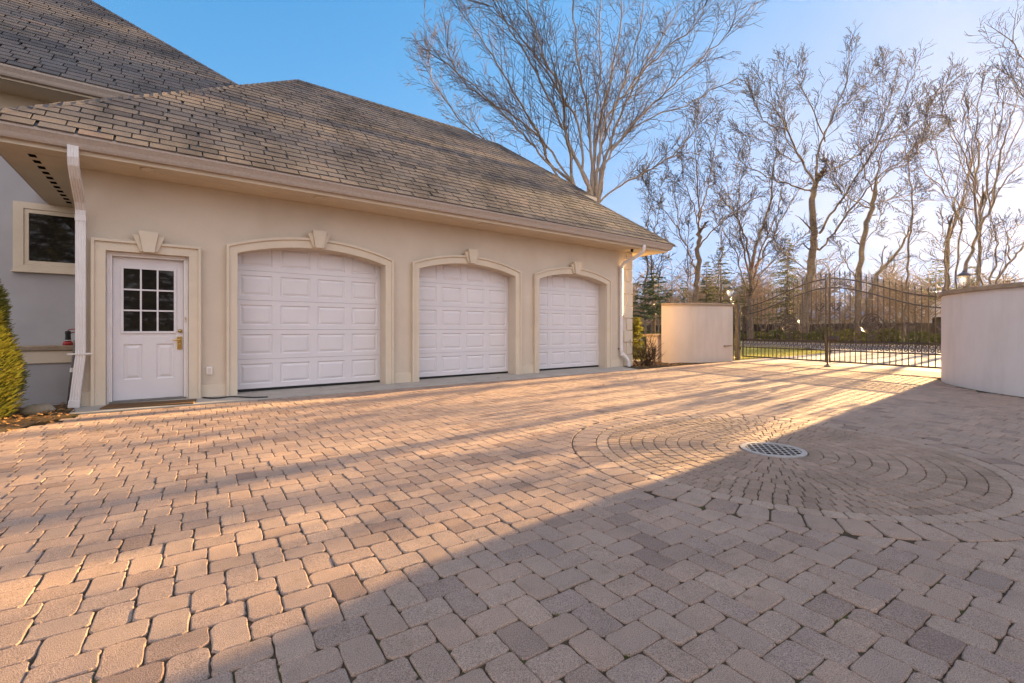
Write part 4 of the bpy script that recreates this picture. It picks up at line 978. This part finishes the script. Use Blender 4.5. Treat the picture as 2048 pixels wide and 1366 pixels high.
d = 38.0; b0 = gnd(1606, d); T = Tree('oak_tree', 'biggest bare oak with leaning grey trunk behind the middle of the gate', b0, 8, M['bark'], M['twig'], d)
f = Zm(1400, 50, 2.3966, d, 4.0, 6)
T.limb([b0]+f([(500,1420),(515,1290),(530,1160),(552,1030),(540,870),(556,760)], 0), .40, .21, 3, 1.6, 1, (.6,1.0), .5)
for pts, r0, L in (([(556,760),(480,640),(410,480),(345,380),(290,260)], .15, 2.2), ([(540,800),(440,770),(350,740),(200,660),(140,600)], .11, 1.9),
    ([(556,760),(570,600),(630,450),(700,280),(715,120)], .14, 2.2), ([(572,1000),(640,890),(720,780),(850,570),(950,400),(1030,210)], .15, 2.3),
    ([(560,1075),(600,1050),(720,890),(860,720),(1000,620),(1090,480)], .13, 2.1), ([(556,760),(610,700),(720,650),(840,540),(900,400),(940,230)], .11, 2.1),
    ([(500,660),(420,560),(390,400),(400,200)], .08, 1.9), ([(600,560),(540,400),(480,280),(470,200)], .08, 1.9), ([(420,500),(330,480),(270,400),(250,320)], .07, 1.7),
    ([(640,420),(700,380),(790,300),(830,200)], .07, 1.8), ([(860,560),(1000,500),(1100,380),(1180,280)], .08, 1.9), ([(840,600),(870,450),(880,300),(880,190)], .07, 1.8),
    ([(720,890),(690,820),(640,740),(600,640)], .06, 1.5), ([(520,1180),(450,1130),(380,1070),(330,1000)], .06, 1.2), ([(500,660),(420,640),(330,560),(200,520)], .06, 1.7), ([(1000,620),(1060,560),(1120,540),(1190,470)], .05, 1.4)):
    T.limb(f(pts), r0, .03, 20, L, 2, (.3,.75), .25, .2)
T.done()

d = 36.0; b0 = gnd(1714, d); T = Tree('oak_tree', 'straight bare oak with crooked side boughs behind the right gate leaf', b0, 9, M['bark'], M['twig'], d)
f = Zm(1400, 50, 2.3966, d, 3.0, 7)
T.limb([b0]+f([(755,1400),(762,1250),(765,1150),(790,1000),(820,880),(840,790)], 0), .24, .15, 3, 1.4, 1, (.6,1.0), .5)
for pts, r0, L in (([(840,790),(860,650),(960,480),(1050,350)], .10, 1.6), ([(820,880),(720,830),(640,760),(620,680)], .08, 1.3), ([(830,865),(930,830),(1060,800)], .08, 1.3),
    ([(765,1220),(720,1180),(670,1080),(640,1000),(720,900)], .07, 1.1), ([(835,800),(790,700),(760,560),(780,430)], .08, 1.5), ([(845,760),(900,700),(1000,660),(1060,560)], .07, 1.4), ([(790,1040),(850,960),(870,830)], .05, .9)):
    T.limb(f(pts), r0, .028, 16, L, 2, (.35,.85), .25, .15)
T.done()
d = 42.0; b0 = gnd(1733, d); T = Tree('oak_tree', 'leaning bare tree with a broken stub behind the right gate leaf', b0, 10, M['bark'], M['twig'], d)
f = Zm(1400, 50, 2.3966, d, 1.0, 8)
T.limb([b0]+f([(800,1400),(820,1280),(860,1180),(930,1110),(985,1030),(1010,960)], 0), .28, .06, 10, 1.1, 1, (.5,1.0), .5)
T.limb(f([(868,1180),(870,1140),(882,1075)], 0), .11, .06, 2, .5, 1); T.limb(f([(880,1165),(930,1150),(970,1120)], 0), .08, .03, 6, .9, 1); T.done()
d = 33.0; b0 = gnd(1812, d); T = Tree('young_tree', 'thin dark bare tree standing straight between gate middle and right wall', b0, 11, M['bark'], M['twig'], d)
f = Zm(1400, 50, 2.3966, d, 1.0, 9)
T.limb([b0]+f([(985,1420),(992,1200),(1000,1050),(1020,900),(1010,750),(993,600),(995,460)], 0), .15, .03, 30, 1.2, 2, (.5,1.0), .4, .1); T.done()
d = 28.0; b0 = gnd(1900, d); T = Tree('young_tree', 'crooked little bare tree just left of the right lantern', b0, 12, M['bark'], M['twig'], d)
f = Zm(1740, 380, 4.552, d, 1.0, 10)
T.limb([b0]+f([(760,1000),(735,900),(705,760),(680,640),(690,520),(665,380),(660,260)], 0), .10, .03, 10, .9, 2, (.5,1.0), .4, .1)
T.limb(f([(670,640),(600,630),(500,650),(430,600)]), .05, .02, 6, .7, 1); T.limb(f([(690,460),(740,360),(790,280),(810,180)]), .05, .02, 7, .8, 1); T.limb(f([(700,600),(640,520),(590,420),(520,380)]), .04, .02, 6, .7, 1); T.done()

d = 26.0; b0 = gnd(1975, d); T = Tree('oak_tree', 'wide bare tree with several leaning trunks above the right curved wall', b0, 13, M['bark'], M['twig'], d)
f = Zm(1400, 50, 2.3966, d, 2.5, 11)
for pts, r0, L in (([(1290,1420),(1275,1200),(1300,1080),(1330,970),(1320,800),(1330,600),(1330,430),(1350,300)], .19, 1.6), ([(1330,975),(1390,880),(1430,680),(1480,480),(1530,330)], .15, 1.6),
    ([(1390,1420),(1395,1250),(1420,1100),(1410,980),(1390,860)], .14, 1.2), ([(1380,1400),(1400,1260),(1490,1130),(1570,1050),(1660,960)], .18, 1.3), ([(1370,1300),(1340,1180),(1375,1100),(1400,1000)], .09, 1.0),
    ([(1320,900),(1230,850),(1150,770),(1080,700),(1040,600)], .07, 1.3), ([(1325,760),(1270,640),(1210,500),(1160,420)], .08, 1.5), ([(1490,1130),(1480,1050),(1475,985),(1560,950)], .08, 1.0),
    ([(1320,800),(1290,650),(1270,500),(1260,350)], .08, 1.6), ([(1395,870),(1460,750),(1560,650),(1640,560)], .08, 1.4), ([(1390,870),(1370,700),(1400,500),(1430,340)], .08, 1.5)):
    T.limb(f(pts), r0*.8, .024, 7, L, 2, (.35,.8), .3, .2)
T.done()
d = 21.0; b0 = gnd(2125, d); T = Tree('oak_tree', 'bare tree reaching in from beyond the right edge of the view', b0, 14, M['bark'], M['twig'], d)
f = Zm(1400, 50, 2.3966, d, 2.0, 12)
T.limb([b0]+f([(1730,1300),(1720,1000),(1700,750)], 0), .24, .18, 0, 1)
for pts, r0, L in (([(1700,750),(1660,560),(1620,380),(1560,200),(1500,80)], .10, 1.7), ([(1700,700),(1720,450),(1700,200),(1680,0)], .11, 1.8), ([(1680,640),(1600,480),(1540,330),(1480,240)], .07, 1.4), ([(1700,780),(1800,600),(1900,400)], .1, 1.6)):
    T.limb(f(pts), r0, .026, 11, L, 2, (.35,.8), .3, .2)
T.done()

# trees standing in the sun's path beyond the right wall: their trunks draw the long shadows on the paving
k = 0
for x, y, hgt, r0, lb in ((41, 5.6, 15, .17, 'bare roadside tree seen just above the right end of the gate'), (47, 7.4, 15, .13, 'thin bare roadside tree behind the right lantern'), (52, 9.0, 16, .22, 'stout bare roadside tree farther back behind the right lantern')):
    b0 = Vector((x, y, -.05)); d = x*FW[0]+y*FW[1]; T = Tree('roadside_tree', lb, b0, 40+k, M['bark'], M['twig'], d, 'bare trees along the road'); rr = T.r; k += 1
    P = [b0]+[b0+Vector((rr.gauss(0,.2), rr.gauss(0,.12), hgt*.6*t)) for t in (.3,.6,1)]
    T.limb(P, r0, r0*.6, 4, 1.4, 1, (.5,1.0), .6)
    for q in range(4):
        a = rr.uniform(0, 6.28); w = rr.uniform(1.0, 2.6); p1 = P[-1]
        T.limb([p1-Vector((0,0,rr.uniform(0,1.0))), p1+Vector((math.cos(a)*w*.4, math.sin(a)*w*.4, hgt*.12)), p1+Vector((math.cos(a)*w, math.sin(a)*w, hgt*.36))], r0*.4, .03, 8, 1.5, 1, (.35,.8), .25, .2)
    T.done()

# ------------------------------------------------------------------ conifers
def spruce(name, label, px, d, top_py, width, mat, seed, z_low=.4, n_whorl=None, droop=.25, at_xyh=None):
    rr = random.Random(seed); b0 = gnd(px, d); H = CH+(HY-top_py)/F*d
    if at_xyh: b0 = Vector((at_xyh[0], at_xyh[1], -.05)); H = at_xyh[2]
    t = thing(name, label, "tree", tuple(b0))
    MB().tube([b0, b0+Vector((0,0,H*.5)), b0+Vector((0,0,H))], [.05*H**.5, .035*H**.5, .01], 7).build('trunk', M['bark'], t, True)
    m = MB(); nw = n_whorl or int(H*4.2)
    for i in range(nw):
        tt = (i+rr.random())/nw; z = z_low+(H-z_low)*tt; L = width*(1-tt)**.8*rr.uniform(.6,1.15)+.12
        for q in range(rr.randint(4, 6)):
            a = rr.uniform(0, 6.28); o = Vector((math.cos(a), math.sin(a), 0)); n = max(3, int(L/.16))
            for j in range(1, n+1):
                s = j/n; p = b0+Vector((0,0,z))+o*(L*s)+Vector((0,0,-droop*L*s*s+.18*L*s))
                for e in range(3):
                    sd = Vector((-o.y, o.x, 0))*rr.uniform(-1,1)+o*rr.uniform(.2,1)+Vector((0,0,rr.uniform(-.55,.15)))
                    sd.normalize(); ln = rr.uniform(.12,.30)*(1.15-.45*s)*(1+L*.12); wv = sd.cross(Vector((rr.gauss(0,1),rr.gauss(0,1),rr.gauss(0,1)))).normalized()*ln*.16
                    m.add([tuple(p-wv), tuple(p+wv), tuple(p+sd*ln+wv*.4), tuple(p+sd*ln-wv*.4)], [(0,1,2,3)])
    m.build('crown', mat, t); return t
spruce('spruce_tree', 'wide dark blue green conifer between garage corner and curved wall', 1308, 26, 540, 2.2, M['needle_dark'], 1, 1.7, 15, .05)
spruce('spruce_tree', 'small backlit spruce right of the maple trunk', 1413, 46, 520, 1.7, M['needle'], 2)
spruce('spruce_tree', 'tall backlit spruce left of the left lantern', 1442, 44, 492, 2.2, M['needle'], 3)
spruce('spruce_tree', 'low backlit spruce between the maple and the dark conifer', 1368, 48, 560, 1.5, M['needle'], 4)
spruce('pine_tree', 'dense backlit pine behind the oak with orange leaves', 1575, 50, 470, 2.8, M['needle'], 5, 1.2)
spruce('pine_tree', 'rounded backlit evergreen behind the right end of the gate', 1872, 48, 520, 3.0, M['needle'], 6, 1.0)
spruce('pine_tree', 'sunlit evergreen behind the right lantern', 1945, 50, 530, 3.2, M['needle'], 7, .8)
spruce('pine_tree', 'low evergreen right of the leaning trunks', 2010, 50, 545, 2.6, M['needle'], 8, .8)
spruce('pine_tree', 'dark rounded evergreen right of the left lantern', 1490, 52, 545, 2.2, M['needle'], 9, .8)
spruce('cypress_tree', 'narrow yellow green evergreen just right of the garage corner', 1266, 17, 632, .32, M['arbor'], 10, .1, 22)

for x, y, h, w, lb in ((-10,-17,15,4.6,'tall evergreen across the courtyard, mirrored at the left of the house window'), (-5.5,-16,14,4.2,'broad evergreen across the courtyard, mirrored in the middle of the house window'), (-.8,-17,14,4.4,'evergreen across the courtyard, mirrored in the entry door panes'), (4.5,-18,13,4.2,'evergreen across the courtyard opposite the widest garage door')):
    spruce('spruce_tree', lb, *[0, 1], 0, w, M['needle'], int(h*10+x), .3, 80, .35, at_xyh=(x, y, h))
# ------------------------------------------------------------------ fence, hedges, far house, far wood
fe = thing('board_fence', 'long dark board fence along the far side of the road', 'fence', (45, 15, 0))
m = MB(); rf = random.Random(2); y = -25.0
while y < 62:
    m.box(45+rf.uniform(-.006,.006), y, -.05, 45.03, y+.142, 1.52+rf.uniform(-.012,.012)); y += .147
m.build('boards', M['fence'], fe)
for k in range(30): MB().box(45.031, -25+3*k, -.05, 45.14, -24.88+3*k, 1.56).build('fence_post', M['fence'], fe)
m = MB(); m.box(45.031, -25, .3, 45.07, 62, .38); m.box(45.031, -25, 1.2, 45.07, 62, 1.28); m.build('fence_rail', M['fence'], fe)
rr = random.Random(31); k = 0
names = ['low', 'broad', 'round', 'shaggy', 'tall', 'thin', 'flat topped', 'mounded']
y = -3.0
while y < 44:
    rx = rr.uniform(.9, 1.5); ry = rr.uniform(1.1, 1.7); hh = rr.uniform(.75, 1.25); x = 43.2+rr.uniform(-1.2, .6)
    t = thing('hedge_shrub', 'green shrub in the row before the dark fence across the road', 'shrub', (x, y, -.05), 'shrubs along the road fence')
    m = MB(); foliage(m, (x, y, -.05), rx, ry, hh, 1100, .16, rr, 'dome'); m.build('foliage', M['hedge'] if k % 4 else M['arbor'], t)
    y += ry*1.45; k += 1
for x, y, rx, hh, mt, lb in ((20.5,14.6,.9,.85,'hedge','clipped dark green shrub seen between garage corner and curved wall'), (22.5,15.3,.7,1.0,'arbor','yellow green shrub behind the clipped dark one near the garage'), (24,13.2,1.0,.8,'hedge','low dark green shrub behind the stone capped pier')):
    t = thing('garden_shrub', lb, 'shrub', (x, y, 0)); m = MB(); foliage(m, (x, y, -.02), rx, rx, hh, 2200, .085, rr, 'dome'); m.build('foliage', M[mt], t)
fh = thing('far_house', 'low pale house with grey roof and white gable beyond the dark fence', 'house', (60, 12, 0))
m = MB(); m.add([(60,5,0),(60,14,0),(60,14,2.75),(60,9.5,4.5),(60,5,2.75)], [(0,1,2,3,4)]); m.box(60.01,5.05,0,72,13.95,2.7); m.box(62,14,0,72,24,2.3); m.build('wall', M['siding'], fh)
m = MB(); m.add([(59.6,4.6,2.62),(72,4.6,2.62),(72,9.5,4.62),(59.6,9.5,4.62)], [(0,1,2,3)]); m.add([(59.6,14.4,2.62),(72,14.4,2.62),(72,9.5,4.63),(59.6,9.5,4.63)], [(0,1,2,3)])
m.add([(61.5,14.0,2.25),(61.5,24.5,2.25),(66.5,24.5,3.9),(66.5,14.0,3.9)], [(0,1,2,3)]); m.build('roof', M['far_roof'], fh)
m = MB(); m.box(59.94,9.6,1.3,59.99,11.6,2.35); wv = m.build('window', M['siding'], fh); MB().box(59.9,9.75,1.4,59.935,11.45,2.25).build('pane', M['glass'], wv)
MB().box(59.93,5,2.65,59.995,14,2.8).build('belt_course', M['door_white'], fh)
fw_ = MB(); rr = random.Random(77)
def far_tree(mb, x, y, h):
    p = Vector((x, y, -.1)); P = [p]; q = p.copy()
    for i in range(4): q = q+Vector((rr.gauss(0,.25), rr.gauss(0,.25), h/4)); P.append(q.copy())
    mb.tube(P, [.16,.13,.10,.07,.03], 4, 0, False)
    for k in range(26):
        j = rr.uniform(.15, 1)*4; i = min(3, int(j)); s = P[i].lerp(P[i+1], j-i); a = rr.uniform(0, 6.28); L = rr.uniform(.8, 2.4)
        e = s+Vector((math.cos(a)*L, math.sin(a)*L, L*rr.uniform(.2, 1.1))); mb.tube([s, s.lerp(e,.5)+Vector((rr.gauss(0,.12),rr.gauss(0,.12),rr.gauss(0,.12))), e], [.045,.035,.02], 3, 0, False)
        for w in range(4):
            s2 = s.lerp(e, rr.uniform(.3,1)); e2 = s2+Vector((rr.gauss(0,.6), rr.gauss(0,.6), rr.uniform(-.1,.9))); mb.tube([s2, e2], [.028,.02], 3, 0, False)
for k in range(560):
    x, y = rr.uniform(52, 100), rr.uniform(-12, 95)
    if 58.5 < x < 73 and 4 < y < 25: continue
    far_tree(fw_, x, y, (rr.uniform(3.5, 5.5) if y < 15 else rr.uniform(5.0, 8.5) if rr.random() < .75 else rr.uniform(8, 12)))
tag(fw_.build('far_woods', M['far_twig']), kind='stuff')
ub = MB()
for k in range(26000):
    x = rr.uniform(60, 95); y = rr.uniform(-15, 95); z = rr.uniform(0, 3.2)*rr.random(); s = rr.uniform(.15, .4); v = Vector((rr.gauss(0,1), rr.gauss(0,1), rr.gauss(0,1)+.6)).normalized()*s; w = v.cross(Vector((rr.gauss(0,1), rr.gauss(0,1), rr.gauss(0,1)))).normalized()*.03; p = Vector((x, y, z))
    ub.add([tuple(p-w), tuple(p+w), tuple(p+v)], [(0,1,2)])
M['brush'] = leafmat('winter_brush', (.30,.21,.13), (.36,.25,.15), .45)
tag(ub.build('far_undergrowth', M['brush']), kind='stuff')

# ------------------------------------------------------------------ thin winter haze in the low sun
hz = MB().box(-30, -40, -1.2, 125, 110, 40).build('haze', M['dark']); hz['kind'] = 'stuff'
hm = bpy.data.materials.new('haze'); hm.use_nodes = True; hN, hL = hm.node_tree.nodes, hm.node_tree.links; hN.clear()
pvn = hN.new('ShaderNodeVolumePrincipled'); pvn.inputs['Color'].default_value = (1.0, .93, .84, 1); pvn.inputs['Density'].default_value = .00013; pvn.inputs['Anisotropy'].default_value = .66
ho = hN.new('ShaderNodeOutputMaterial'); hL.new(pvn.outputs[0], ho.inputs['Volume'])
hz.data.materials.clear(); hz.data.materials.append(hm)
